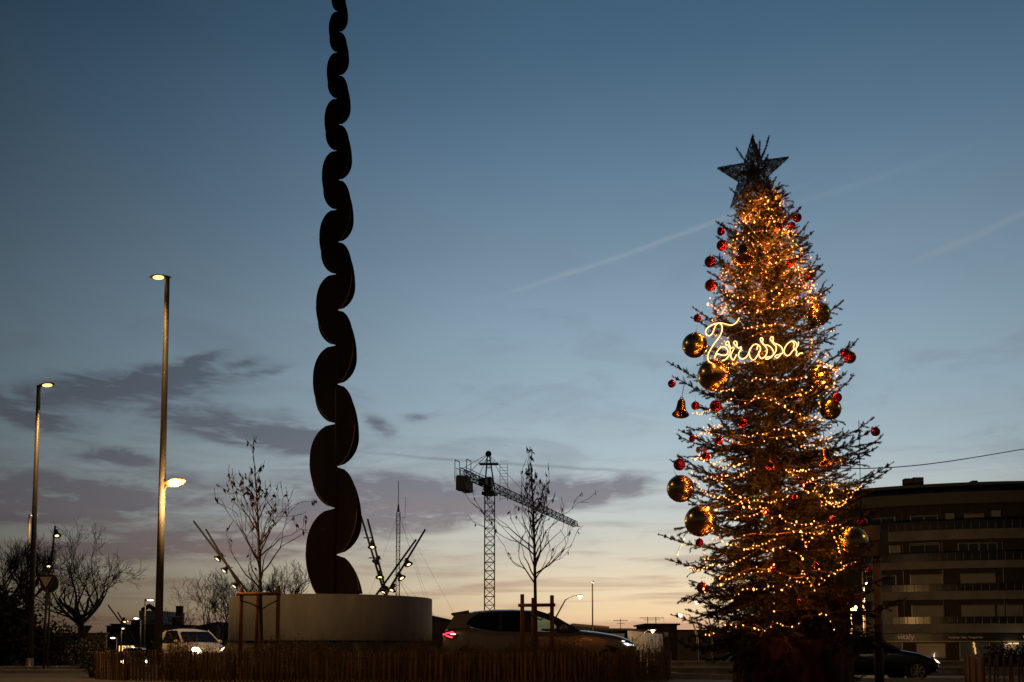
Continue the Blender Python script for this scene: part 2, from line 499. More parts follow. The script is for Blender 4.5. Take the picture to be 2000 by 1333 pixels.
m_steel = mat('weathered_steel', (0.022, 0.014, 0.010), 0.55, 0.3, var=0.35, scale=1.2, stretch=(1, 1, .3), spec=.3)
SPY = PLY
spB = P(655, 1166, SPY); 
def spx(py): return 655 + (1160 - py) * (6.5 / 1160.0)
sc = thing('sculpture', 'towering dark steel column of alternating scalloped lobes rising off the top of the picture', 'sculpture', (spB.x, SPY, zt))
o0 = Vector(sc.location)
pole = MB()
top_py = -230
pole.tube([P(spx(1166), 1166, SPY) - o0 + Vector((0, 0, -.02)), P(spx(600), 600, SPY) - o0, P(spx(top_py), top_py, SPY) - o0], [.05, .045, .03], 6)
pole.build('spine', m_steel, sc)
m_edge = mat('lit_edge_orange', (0.34, 0.15, 0.05), .6, var=.3, scale=5)  # orange colour stands in for warm lamp light catching the plate edges
def lobe(side, y0, y1, xe, cut=None):
    """half-ellipse plate pair hinged on the spine between picture rows y0 (top) and y1 (bottom)"""
    a, b = P(spx(y0), y0, SPY) - o0, P(spx(y1), y1, SPY) - o0
    W = abs(P(xe, (y0 + y1) / 2, SPY).x - P(spx((y0 + y1) / 2), (y0 + y1) / 2, SPY).x)
    holder = MB()
    for k, (yaw, sk, wf) in enumerate(((-24, 0.46, 1.0), (24, 0.62, 1.07))):
        pts = []
        N = 26
        for i in range(N + 1):
            t = i / N
            if cut and t > cut: break
            # superellipse-like outline, widest at sk
            q = (t / sk if t < sk else (1 - t) / (1 - sk))
            ex = 2.15 if k == 0 else 2.0
            w = W * wf * (max(0.0, 1 - (1 - q) ** ex)) ** (0.52 if t < sk else 0.60)
            p = a.lerp(b, t)
            c, s_ = math.cos(R(yaw)), math.sin(R(yaw))
            pts.append(p + Vector((side * w * c, w * s_, 0)))
        base = [a.lerp(b, min(1, cut or 1)), a.copy()]
        if cut: base = [a.lerp(b, cut), a.copy()]
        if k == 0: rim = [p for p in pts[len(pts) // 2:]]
        holder.plate(pts[1:-1] + ([pts[-1]] if cut else []) + base, 0.018)
    lo_ = holder.build('lobe', m_steel, sc)
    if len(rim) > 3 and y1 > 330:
        rm_ = MB(); rm_.tube(rim, .011 if y1 > 600 else .007, 5); rm_.build('lit_edge', m_edge, lo_)  # added tube draws the lit edge along the front plate
rc = [-300, -232, -160, -87, -14, 63, 148, 244, 352, 473, 606, 751, 912, 1084, 1262]
rx = [670, 671, 672, 674, 677, 679, 681, 684, 686.5, 689.5, 692.5, 695.5, 699.5, 704.5, 709]
for i in range(1, len(rc)): lobe(1, rc[i - 1], rc[i], rx[i], cut=0.46 if rc[i] == 1262 else None)
lc = [-268, -197, -124, -52, 23, 103, 193, 295, 410, 536, 675, 828, 993, 1185]
lx = [656, 654, 652, 650, 646, 642, 638, 633.5, 628.5, 623.5, 617, 611, 604.5, 597]
for i in range(1, len(lc)): lobe(-1, lc[i - 1], lc[i], lx[i], cut=0.90 if lc[i] == 1185 else None)

# ------------------------------------------------------------------ fences of split palings
m_pale = mat('paling_wood', (0.19, 0.105, 0.04), 0.8, var=0.75, scale=26, stretch=(1, 1, .05))
m_wire = mat('wire', (0.08, 0.07, 0.06), 0.5, 0.6)
def paling_fence(path, hgt, gap, wd, label, posts=1.8):
    """path: list of (x,y)"""
    t = thing('paling_fence', label, 'fence', (path[0][0], path[0][1], g(*path[0])))
    o = Vector(t.location)
    L = 0; seg = []
    for a, b in zip(path, path[1:]):
        l = math.hypot(b[0] - a[0], b[1] - a[1]); seg.append((L, l, a, b)); L += l
    def at(s):
        for (s0, l, a, b) in seg:
            if s <= s0 + l + 1e-6:
                f = (s - s0) / l; return a[0] + (b[0] - a[0]) * f, a[1] + (b[1] - a[1]) * f, math.atan2(b[1] - a[1], b[0] - a[0])
        return b[0], b[1], 0
    mb = MB(); s = 0.0
    while s < L:
        x, y, an = at(s)
        z = g(x, y)
        w = wd * rnd.uniform(.7, 1.25); h = hgt * rnd.uniform(.93, 1.06); lean = rnd.gauss(0, .022)
        ux, uy = math.cos(an), math.sin(an)
        th = wd * .45
        def q(u, v, zz): return (x + ux * (u + lean * zz) - uy * v - o.x, y + uy * (u + lean * zz) + ux * v - o.y, z + zz - o.z)
        j = rnd.uniform(-.3, .3) * w
        vs = [q(-w / 2, -th / 2, -.03), q(w / 2, -th / 2, -.03), q(w / 2, th / 2, -.03), q(-w / 2, th / 2, -.03),
              q(-w * .5 + j * .3, -th / 2, h - w * .5), q(w * .45 + j * .3, -th / 2, h - w * .4), q(w * .45 + j * .3, th / 2, h - w * .4), q(-w * .5 + j * .3, th / 2, h - w * .5),
              q(j, -th / 3, h), q(j, th / 3, h)]
        mb.add(vs, [(0, 1, 5, 4), (1, 2, 6, 5), (2, 3, 7, 6), (3, 0, 4, 7), (4, 5, 8), (5, 6, 9, 8), (6, 7, 9), (7, 4, 8, 9)])
        s += gap * rnd.uniform(.8, 1.25)
    mb.build('palings', m_pale, t)
    for hz in (.25, .78):
        mw = MB(); pts = []
        n = max(4, int(L / .3))
        for i in range(n + 1):
            x, y, an = at(min(L, L * i / n)); pts.append((x - o.x, y - o.y - wd * .5, g(x, y) - o.z + hgt * hz))
        mw.tube(pts, 0.0035, 4); mw.build('wire', m_wire, t)
    n = max(1, int(L / posts))
    for i in range(n + 1):
        x, y, an = at(min(L, L * i / n))
        mp = MB(); mp.tube([(x - o.x, y - o.y + .06, g(x, y) - o.z - .05), (x - o.x, y - o.y + .06, g(x, y) - o.z + hgt * .97)], [.032, .03], 8)
        mp.build('post', m_pale, t)
    return t
def X(px, Y): return (px - 1000.0) / FP * Y
FY = 23.0
fp = [(X(1308, 24.2), 24.2), (X(1180, 23.0), 23.0), (X(1000, 22.2), 22.2), (X(800, 21.8), 21.8), (X(600, 21.9), 21.9), (X(400, 22.4), 22.4), (X(250, 23.2), 23.2), (X(188, 24.6), 24.6)]
paling_fence(fp, .68, .105, .05, 'long low split paling fence curving round the planted bed under the sculpture')
paling_fence([(X(1308, 24.2), 24.2 + .05), (X(1302, 24.8), 24.9)], .68, .1, .05, 'short return of split palings closing the bed beside the tree pot', posts=.6)
paling_fence([(X(1919, 15), 15.0), (X(2040, 14.8), 14.8), (X(2200, 15), 15.0)], .64, .062, .034, 'close warm lit split paling fence at the right of the road sign pole', posts=.9)
paling_fence([(X(1919, 15), 15.04), (X(1905, 18), 18.4)], .64, .08, .034, 'short receding run of split palings behind the close right fence', posts=1.0)
# ------------------------------------------------------------------ lamps
WARM = (1.0, 0.55, 0.19)
m_pole = mat('galvanised_steel', (0.12, 0.11, 0.095), 0.6, 0.2, var=0.15, scale=3)
m_poledark = mat('dark_painted_steel', (0.06, 0.055, 0.05), 0.5, 0.3, var=0.2, scale=3)
m_head = mat('lamp_housing', (0.2, 0.13, 0.06), 0.5, 0.2)  # orange-brown colour stands in for the amber glow on the housing
m_glow_near = emi('sodium_glow', (1.0, 0.48, 0.12), 3.6)
m_glow_far = emi('lamp_glow', (1.0, 0.78, 0.5), 4.5)
m_glow_white = emi('cool_lamp_glow', (1.0, 0.93, 0.8), 9.0)
def add_light(loc, power, color, radius=0.1, parent=None, spot=None, name='lamp_light'):
    ld = bpy.data.lights.new(name, 'SPOT' if spot else 'POINT')
    ld.energy = power; ld.color = color; ld.shadow_soft_size = radius
    if spot: ld.spot_size = spot; ld.spot_blend = 0.6
    o = bpy.data.objects.new(name, ld); COL.objects.link(o); o.location = loc
    if parent: o.parent = parent
    return o
def head_mesh(o, L, dirv, tilt=0.0, roll=.35):
    """teardrop lamp head; returns housing and lens builders"""
    d = Vector(dirv).normalized(); up = Vector((0, 0, 1)); side = d.cross(up).normalized()
    prof = [(0.0, .05), (.12, .10), (.35, .20), (.6, .24), (.82, .2), (.96, .1), (1.0, .02)]
    h = MB(); n = 12; vs = []; fs = []
    ct, st = math.cos(tilt), math.sin(tilt)
    dd = d * ct + up * st; uu = up * ct - d * st
    if roll:
        if side.y > 0: roll = -roll
        s0, u0 = side, uu; side = s0 * math.cos(roll) + u0 * math.sin(roll); uu = u0 * math.cos(roll) - s0 * math.sin(roll)
    for t, w in prof:
        c = Vector(o) + dd * (L * t)
        for k in range(n):
            q = 2 * PI * k / n
            vs.append(c + side * (math.cos(q) * w * L * .62) + uu * ((math.sin(q) * w * L * (.48 if math.sin(q) > 0 else .14))))
    for i in range(len(prof) - 1):
        for k in range(n): fs.append((i * n + k, i * n + (k + 1) % n, (i + 1) * n + (k + 1) % n, (i + 1) * n + k))
    h.add(vs, fs, True)
    e = MB(); c = Vector(o) + dd * (L * .6) - uu * (.026 * L)
    ring = []
    for k in range(16):
        q = 2 * PI * k / 16; ring.append(c + dd * math.cos(q) * L * .26 + side * math.sin(q) * L * .14)
    mid = c - uu * (.07 * L)
    e.add(ring + [mid], [(k, (k + 1) % 16, 16) for k in range(16)], True)
    return h, e, c - uu * .14 * L

def street_lamp(label, px_base, Y, py_top, heads, r=(.1, .06), arm=None, m=None, zb=None, group=None, glow=None, power=0, lampsize=.8, px_top=None, spot=False):
    b = P(px_base, py_top, Y); z0 = g(b.x, Y) if zb is None else zb
    t = thing('street_lamp', label, 'street lamp', (b.x, Y, z0), group=group)
    px_top = px_base if px_top is None else px_top
    H = P(px_base, py_top, Y).z - z0
    pm = MB(); pm.tube([(0, 0, 0), (0, 0, H * .5), (0, 0, H)], [r[0], (r[0] + r[1]) / 2, r[1]], 12)
    pm.build('pole', m or m_pole, t)
    fm = MB(); fm.lathe([(r[0] * 2.0, 0), (r[0] * 2.0, .02), (r[0] * 1.25, .06), (r[0] * 1.2, .35), (r[0], .36)], n=12)
    fm.build('base_plate', m or m_pole, t)
    for (frac, d, L, tilt, pw, *rl) in heads:
        o = Vector((0, 0, H * frac))
        dv = Vector(d).normalized()
        if frac < .98:
            st_ = o + Vector((0, 0, -.25)); am = MB(); am.tube([st_, o + dv * .12], .03, 6); am.build('bracket', m or m_pole, t)
        h, e, c = head_mesh(o - dv * .1, L, d, tilt, *rl)
        hh = h.build('lamp_head', m_head, t)
        e.build('lens', glow or m_glow_near, hh)
        if pw and frac > .98 and Y < 40:
            lo = add_light(c + dv * .1, pw * 1.5, WARM, .1, t, spot=R(118)); lo.rotation_euler = (dv * .75 + Vector((0, 0, -1))).to_track_quat('-Z', 'Y').to_euler()
        elif pw: add_light(c + dv * .15 + Vector((0, -.15, -.4)), pw, WARM, .12, t)
    return t
# height from row: top row of pole; pole tops converge slightly because the camera is pitched
street_lamp('tall grey lamp post with two lit heads, one on top and one lower down', 327, 24.3, 541,
            [(1.0, (-.95, -.35, 0), .52, -.12, 260, .45), (.474, (.95, -.3, 0), .78, .12, 260, .95)], r=(.10, .06))
street_lamp('tall slim lamp post near the left edge with one flat lit head', 76, 36.0, 755,
            [(1.0, (1, -.1, 0), .72, 0.1, 1500)], r=(.11, .07), m=m_poledark)
street_lamp('thin short lamp post at the far left edge with a small lit head', 58, 50.0, 1007,
            [(1.0, (1, -.1, 0), .55, 0.0, 60)], r=(.07, .05), m=m_pole, glow=m_glow_far)
for (px, py, Y, d, lab) in [(284, 1172, 62, (1, -.2, 0), 'thin lamp post with a lit head just left of the far white tower block'),
                            (276, 1208, 75, (-1, -.2, 0), 'small lamp post with lit head facing left in front of the far tower'),
                            (229, 1246, 85, (-1, -.2, 0), 'lowest small lamp post with a lit head at the far left houses'),
                            (238, 1213, 80, (1, -.2, 0), 'small lamp post beside the leaning floodlight mast at the far left'),
                            (1157, 1138, 70, (0, -1, 0), 'lone straight lamp post glowing against the sunset above the low green building')]:
    street_lamp(lab, px, Y, py, [(1.0, d, .75, 0.0, 25)], r=(.06, .045), group='far street lamps', glow=m_glow_white if px != 1157 else m_glow_far)
def arm_lamp(label, px0, px1, py1, Y, py_bend):
    a = P(px0, 1262, Y); z0 = g(a.x, Y); e = P(px1, py1, Y); bnd = P((px0 * .35 + px1 * .65), py_bend, Y)
    t = thing('street_lamp', label, 'street lamp', (a.x, Y, z0), group='far street lamps'); o = Vector(t.location)
    pm = MB(); mid = P(px0 * .85 + px1 * .15, (py_bend + 1262) / 2, Y)
    pts = [(0, 0, 0), (0, 0, 2.2), mid - o, bnd - o, e - o]
    pm.tube(pts, [.07, .06, .05, .04, .03], 6); pm.build('pole', m_poledark, t)
    h, l, c = head_mesh(e - o, .6, (1 if px1 > px0 else -1, -.2, 0))
    hh = h.build('lamp_head', m_head, t); l.build('lens', m_glow_far, hh)
    b = MB(); b.ball(c, .10, 8, 6); b.build('bulb', m_glow_far, hh); add_light(c + Vector((0, -.1, -.3)), 130, (1, .72, .45), .1, t)
    return t
arm_lamp('lamp with a long leaning curved arm rising behind the dark car roof', 1072, 1122, 1164, 62, 1172)
arm_lamp('small lamp with a curved arm in front of the pale panelled shed', 1236, 1264, 1231, 66, 1240)
arm_lamp('lamp with a curved arm reaching left beside the lower fir branches', 1362, 1339, 1200, 60, 1202)
arm_lamp('lamp head just touching the left edge of the fir below a red bauble', 1390, 1371, 1175, 64, 1180)
street_lamp('lit lamp post between the fir and the apartment block', 1687, 70, 1146, [(1.0, (0, -1, 0), .8, .3, 2400)], r=(.06, .05), glow=m_glow_near, m=m_pole)
street_lamp('yellow lamp half hidden behind the lower right fir branches near the block', 1662, 60, 1199, [(1.0, (0, -1, 0), 1.1, .4, 2400)], r=(.06, .05), glow=m_glow_near, m=m_pole)
# two more posts of the same row, standing just outside the picture and lighting the near ground
def plain_post(x, y, H, power, lab, d):
    t = thing('street_lamp', lab, 'street lamp', (x, y, g(x, y)))
    pm = MB(); pm.tube([(0, 0, 0), (0, 0, H)], [.11, .065], 10); pm.build('pole', m_pole, t)
    h, e, c = head_mesh(Vector((0, 0, H)), .95, d)
    hh = h.build('lamp_head', m_head, t); e.build('lens', m_glow_near, hh); add_light(c, power, WARM, .12, t)
plain_post(17.5, 12.0, 9.0, 480, 'lamp post outside the picture on the right', (-1, .2, 0))
plain_post(-9.5, 13.0, 9.0, 260, 'lamp post outside the picture on the left', (1, .2, 0))

# ------------------------------------------------------------------ leaning floodlight masts
m_black0 = mat('black_painted_steel', (0.015, 0.015, 0.015), .6)
m_fl = emi('floodlight_glow', (1.0, 0.66, 0.27), 3.2)
def flood_mast(label, poles, floods, Y, ties=()):
    (x0, y0, x1, y1) = poles[0]
    base = P(x0, y0, Y)
    t = thing('floodlight_mast', label, 'floodlight mast', (base.x, Y, g(base.x, Y)), group='leaning floodlight masts round the roundabout'); o = Vector(t.location)
    for (a, b, c, d) in poles:
        A = P(a, b, Y); B = P(c, d, Y); dirv = (A - B)
        k = (A.z - g(A.x, Y)) / max(.1, -dirv.z) if dirv.z < 0 else 0
        A2 = A + dirv * min(k, 1.2)
        m = MB(); m.tube([A2 - o, B - o], [.055, .04], 8); m.build('pole', m_black0, t)
    for (a, b, c, d) in ties:
        m = MB(); m.tube([P(a, b, Y) - o, P(c, d, Y) - o], .025, 5); m.build('tie_bar', m_poledark, t)
    for (px, py, sx, lit) in floods:
        c = P(px, py, Y) - o
        ax = Vector((sx * .55, -.35, -.75)).normalized()
        u = ax.orthogonal().normalized(); w = ax.cross(u)
        M3 = Matrix((u, w, ax)).transposed()
        hm = MB(); hm.lathe([(.02, -.24), (.07, -.22), (.08, -.06), (.17, .06), (.185, .08)], c, 14, True, M3)
        hh = hm.build('floodlight', m_poledark, t)
        br = MB(); br.tube([c - ax * .1, c - Vector((sx * .3, 0, -.08))], .02, 5); br.build('bracket', m_poledark, hh)
        lm = MB(); lm.lathe([(.0005, .085), (.16, .075)], c, 14, True, M3)
        lm.build('lens', m_fl if lit else m_head, hh)
    return t
flood_mast('pair of dark poles leaning left behind the staked tree, with three small floodlights', [(490, 1165, 378, 1018), (470, 1148, 402, 1034)],
           [(427, 1090, -1, 1), (440, 1113, -1, 1), (460, 1143, -1, 1)], 40.0)
flood_mast('pair of dark poles leaning left just right of the sculpture, with bright floodlights', [(756, 1164, 718, 1014), (748, 1150, 705, 1008)],
           [(727, 1066, .1, 1), (736, 1096, -.6, 0), (742, 1125, .1, 1), (751, 1155, -.8, 1)], 40.0, ties=[(710, 1051, 727, 1051), (720, 1090, 736, 1090)])
flood_mast('pair of dark poles leaning right and crossing, right of the sculpture', [(760, 1152, 831, 1034), (738, 1158, 813, 1054)],
           [(797, 1100, .6, 1), (783, 1127, .9, 1), (766, 1150, -.5, 1)], 40.4)
flood_mast('short far pair of leaning dark poles above the left houses', [(252, 1238, 211, 1182), (247, 1225, 230, 1196)], [(243, 1213, .5, 1), (240, 1226, .5, 1)], 60.0)
flood_mast('nearly upright dark mast with two round floodlights at the far left', [(95, 1150, 108, 1028), (93, 1140, 96, 1088)], [(111, 1044, .5, 1), (96, 1104, .2, 1)], 42.0)

# ------------------------------------------------------------------ road signs
m_signred = mat('sign_red', (0.12, 0.015, 0.012), 0.5)
m_signwhite = mat('sign_white', (0.75, 0.72, 0.7), 0.5)
m_signback = mat('sign_back', (0.1, 0.1, 0.1), 0.6, .5)
def tri(c, w, up):        # inverted triangle rounded slightly
    h = w * .87
    pts = [(-w / 2, h / 2), (w / 2, h / 2), (0, -h / 2)] if not up else [(-w / 2, -h / 2), (w / 2, -h / 2), (0, h / 2)]
    out = []
    for i in range(3):
        a, b, d = Vector(pts[i - 1]), Vector(pts[i]), Vector(pts[(i + 1) % 3])
        for f in (.1, .04): out.append(b.lerp(a, f))
        for f in (.04, .1): out.append(b.lerp(d, f))
    return [(c[0] + p.x, c[1] + p.y) for p in out]
Ys = 33.0
c = P(88, 1140, Ys)
t = thing('yield_sign', 'inverted triangular give way sign on a thin post at the far left', 'road sign', (c.x + .03, Ys, g(c.x, Ys)))
zc = c.z - t.location.z
m = MB(); m.tube([(0, .05, 0), (0, .05, zc + .3)], .035, 8); m.build('pole', m_poledark, t)
m = MB(); m.prism(tri((0, zc), .66, False), -.012, .012); fa = m.build('sign_face', m_signred, t)
m = MB(); m.prism(tri((0, zc + .035), .42, False), -.016, -.0125); m.build('white_centre', m_signwhite, fa)
t2 = thing('round_sign', 'dark round road sign seen from behind, partly hidden by the give way sign', 'road sign', (P(97, 1140, Ys + 1.2).x, Ys + 1.2, g(-16, Ys)))
z2 = P(97, 1140, Ys + 1.2).z - t2.location.z
m = MB(); m.tube([(0, .05, 0), (0, .05, z2 + .35)], .035, 8); m.build('pole', m_poledark, t2)
m = MB(); m.prism([(math.cos(q) * .32, z2 + math.sin(q) * .32) for q in lin(0, 2 * PI, 28)[:-1]], -.01, .01); m.build('disc', m_signback, t2)
c = P(169, 1232, 56)
t3 = thing('yield_sign', 'small far give way sign under the spreading bare tree', 'road sign', (c.x, 56, g(c.x, 56)))
zc = c.z - t3.location.z
m = MB(); m.tube([(0, .05, 0), (0, .05, zc + .3)], .035, 8); m.build('pole', m_poledark, t3)
m = MB(); m.prism(tri((0, zc), .66, False), -.012, .012); m.build('sign_face', m_signback, t3)
# sign post right of the fir: grey tube with two panels seen edge-on and from behind
Yp = 13.2
b = P(1716, 1262, Yp)
t = thing('sign_pole', 'grey steel sign pole right of the fir with blank panels on top', 'sign pole', (b.x, Yp, g(b.x, Yp)))
zt_ = P(1716, 1028, Yp).z - t.location.z; zm = P(1716, 1096, Yp).z - t.location.z
m = MB(); m.tube([(0, 0, 0), (0, 0, zm)], [.062, .056], 16); m.build('pole', m_pole, t)
m = MB(); m.tube([(0, 0, zm), (0, 0, zt_)], [.045, .045], 16); m.tube([(0, 0, zm - .02), (0, 0, zm + .02)], .062, 16); m.build('sleeve', m_pole, t)
zp = P(1716, 1058, Yp).z - t.location.z
m = MB(); m.box((-.16, -.075, zp), (.30, .045, .40), 0.0); m.build('panel', m_signwhite if False else mat('panel_grey', (.17, .15, .13), .5, .2), t)
m = MB(); m.box((.1, .08, zp - .02), (.2, .04, .36), .35); m.build('panel', m_signback, t)

# ------------------------------------------------------------------ tower crane
m_crane = mat('crane_green', (0.03, 0.07, 0.06), 0.6, .2)
m_crane2 = mat('crane_grey', (0.13, 0.12, 0.1), 0.7, .1)
m_ballast = mat('concrete_ballast', (0.3, 0.26, 0.2), 0.85)
def lattice(mb, A, B, w, step, r=.05, tri_=False, up=Vector((0, 0, 1))):
    A, B = Vector(A), Vector(B); d = (B - A); L = d.length; d.normalize()
    if abs(d.z) > .9: u = Vector((1, 0, 0)); v = Vector((0, 1, 0))
    else: u = d.cross(Vector((0, 0, 1))).normalized(); v = Vector((0, 0, 1))
    if tri_: cs = [u * w / 2, -u * w / 2, v * w * .9]
    else: cs = [u * w / 2 + v * w / 2, -u * w / 2 + v * w / 2, -u * w / 2 - v * w / 2, u * w / 2 - v * w / 2]
    for c in cs: mb.tube([A + c, B + c], r, 4, smooth=False)
    n = max(1, round(L / step)); k = len(cs)
    for i in range(n):
        for j in range(k):
            a, b = cs[j], cs[(j + 1) % k]
            p, q = A + d * (L * i / n), A + d * (L * (i + 1) / n)
            if i % 2: a, b = b, a
            mb.tube([p + a, q + b], r * .6, 3, cap=False, smooth=False)
            mb.tube([p + cs[j], p + cs[(j + 1) % k]], r * .55, 3, cap=False, smooth=False)
CY = 155.0
cb = P(956, 1262, CY)
cr = thing('tower_crane', 'tall green lattice tower crane with its jib pointing away to the right', 'tower crane', (cb.x, CY, -.9))
co = Vector(cr.location)
zj = P(956, 966, CY).z
m = MB(); lattice(m, (0, 0, 0), (0, 0, zj + .9), 1.55, 1.35, .1); m.build('mast', m_crane, cr)
jd = Vector((.316, .949, 0)).normalized()
J = Vector((0, 0, zj + .9 + 1.0))
m = MB(); lattice(m, J + jd * 1.0, J + jd * 54, 1.25, 1.4, .075, True); m.build('jib', m_crane2, cr)
m = MB()
lattice(m, J - jd * 0.5, J - jd * 12.5, 1.2, 1.5, .09, True)
for s_ in (-1, 1):
    sd = jd.cross(Vector((0, 0, 1))) * (.75 * s_)
    m.tube([J - jd * 4 + sd + Vector((0, 0, 1.1)), J - jd * 12.5 + sd + Vector((0, 0, 1.1))], .05, 4)
    for k in range(7): m.tube([J - jd * (4 + k * 1.35) + sd, J - jd * (4 + k * 1.35) + sd + Vector((0, 0, 1.1))], .04, 4)
m.build('counter_jib', m_crane2, cr)
m = MB(); q = J - jd * 11.6 - Vector((0, 0, .9))
rz_ = math.atan2(jd.y, jd.x)
m.box(q + Vector((0, 0, -.2)), (1.6, 1.6, 2.0), rz_); m.box(q + Vector((0, 0, -.5)) + jd * 1.9, (1.1, 1.3, 1.5), rz_)
m.build('counterweight', m_ballast, cr)
m = MB()
for s_ in (-1, 1):
    sd = jd.cross(Vector((0, 0, 1))) * (.9 * s_)
    for e in (-.9, .9): m.tube([q + sd + jd * e, q + sd + jd * e + Vector((0, 0, 3.2))], .07, 4)
    m.tube([q + sd - jd * .9 + Vector((0, 0, 3.2)), q + sd + jd * .9 + Vector((0, 0, 3.2))], .07, 4)
m.build('ballast_frame', m_crane, cr)
ap = P(954, 887, CY) - co
m = MB()
for s_ in (-1, 1):
    for e in (-1, 1): m.tube([J + Vector((s_ * .75, e * .75, 0)), ap + Vector((s_ * .15, e * .15, 0))], .11, 5)
for f in (.3, .6, .8):
    z = J.lerp(ap, f); h = .75 * (1 - f) + .15
    m.tube([z + Vector((-h, -h, 0)), z + Vector((h, -h, 0))], .06, 4); m.tube([z + Vector((-h, h, 0)), z + Vector((h, h, 0))], .06, 4)
m.ball(ap, .5, 8, 6)
m.box(J.lerp(ap, .7), (3.0, 1.5, .12))
m.build('apex_frame', m_crane, cr)
m = MB()
for s_ in (-.4, .4):
    lx_ = J.x + 2.2
    m.tube([(lx_ + s_ * 1.5, .6, J.z - 2), (lx_ + s_ * 1.5, .6, ap.z - 1.5)], .05, 4)
for k in range(13): m.tube([(J.x + 1.6, .6, J.z - 1.6 + k * .5), (J.x + 2.8, .6, J.z - 1.6 + k * .5)], .035, 3)
m.build('ladder', m_crane, cr)
m = MB(); m.box(J + Vector((-.2, -.2, .5)), (1.1, 1.2, 2.1), rz_); m.box(J + Vector((0, 0, -.9)), (2.0, 2.0, .5), rz_); m.box(J - jd * 3 + Vector((0, 0, .5)), (1.4, 1.1, .9), rz_)
m.build('cab', m_poledark, cr)
m = MB()
for k in (5, 9, 12): m.tube([ap, J - jd * k + Vector((0, 0, 1.0))], .045, 3, smooth=False)
for k in (10, 22): m.tube([ap, J + jd * k + Vector((0, 0, 1.2))], .04, 3, smooth=False)
m.build('tie_cable', m_poledark, cr)

# radio mast with guy wires
AY = 75.0
ab = P(776, 1262, AY)
am = thing('radio_mast', 'thin lattice radio mast with guy wires standing between the floodlight masts', 'radio mast', (ab.x, AY, -.9)); ao = Vector(am.location)
z1 = P(776, 985, AY).z + .9; z2 = P(776, 940, AY).z + .9
m = MB(); lattice(m, (0, 0, 0), (0, 0, z1 - .6), .26, .33, .022); m.tube([(0, 0, z1 - .6), (0, 0, z1)], [.12, .05], 6); m.build('lattice', m_crane2, am)
m = MB(); m.tube([(0, 0, z1), (0, 0, z2)], .028, 5); za = P(776, 1012, AY).z + .9
m.tube([(0, 0, za), (.5, 0, za + .02)], .02, 4); m.tube([(.5, 0, za - .05), (.55, 0, za + 1.6)], .018, 4); m.build('antenna', m_crane2, am)
m = MB()
for dx_, dy_ in ((-4.5, 3), (4.3, -3), (3.4, 4), (6.5, 1)):
    for f in (.55, .95): m.tube([(0, 0, z1 * f), (dx_, dy_, 0)], .008, 3, smooth=False)
m.build('guy_wire', m_poledark, am)
# ------------------------------------------------------------------ vehicles
m_tyre = mat('tyre_rubber', (0.012, 0.012, 0.012), 0.85)
m_rim = mat('alloy_rim', (0.5, 0.47, 0.42), 0.3, .8)
m_black = mat('black_trim', (0.01, 0.01, 0.01), 0.45)
m_glassd = mat('tinted_window', (0.008, 0.008, 0.008), 0.06, spec=.35)
m_clear = glass('clear_window', (.62, .7, .66))
m_seat = mat('seat_fabric', (0.02, 0.02, 0.022), 0.9)
m_hlw = emi('headlight_glow', (1.0, 0.78, 0.46), 26.0)
m_hlc = emi('headlight_led', (0.85, 0.95, 1.0), 1.8)
m_tail = emi('tail_light_glow', (1.0, 0.04, 0.07), 3.2)
m_tailhot = emi('brake_bar_glow', (1.0, 0.45, 0.5), 4.5)
m_taildark = mat('tail_lens', (0.2, 0.006, 0.01), 0.2, coat=.5)
m_plate = mat('number_plate', (0.7, 0.7, 0.68), 0.5)

def wheel(parent, x, y, r, w, spokes=8):
    side = 1 if y > 0 else -1
    M3 = Matrix.Rotation(PI / 2, 3, 'X')
    t = MB(); t.lathe([(r * .66, -w / 2), (r * .9, -w / 2), (r, -w * .36), (r, w * .36), (r * .9, w / 2), (r * .66, w / 2), (r * .66, -w / 2)], (x, y, r), 32, True, M3)
    wh = t.build('wheel', m_tyre, parent)
    rm = MB(); M4 = M3
    yo = y + side * w * .42
    rm.lathe([(r * .66, -.03), (r * .67, .03), (r * .6, .03), (r * .6, -.03)], (x, yo, r), 32, True, M3)
    for k in range(spokes):
        q = 2 * PI * k / spokes
        for dq in (-.09, .09):
            a = Vector((x + math.cos(q + dq * 2.2) * r * .14, yo, r + math.sin(q + dq * 2.2) * r * .14))
            b = Vector((x + math.cos(q + dq) * r * .62, yo, r + math.sin(q + dq) * r * .62))
            rm.tube([a, b], [r * .045, r * .05], 5, smooth=False)
    rm.lathe([(.001, -.02), (r * .16, -.02), (r * .16, .02), (.001, .03)], (x, yo, r), 14, True, M3)
    rm.build('rim', m_rim, wh)
    dk = MB(); dk.lathe([(.001, 0), (r * .62, 0)], (x, yo - side * .05, r), 24, True, M3); dk.build('brake_disc', m_black, wh)
    return wh

def interp(tab, x):
    for (a, za), (b, zb_) in zip(tab, tab[1:]):
        if x <= b: return za + (zb_ - za) * max(0, (x - a)) / (b - a)
    return tab[-1][1]

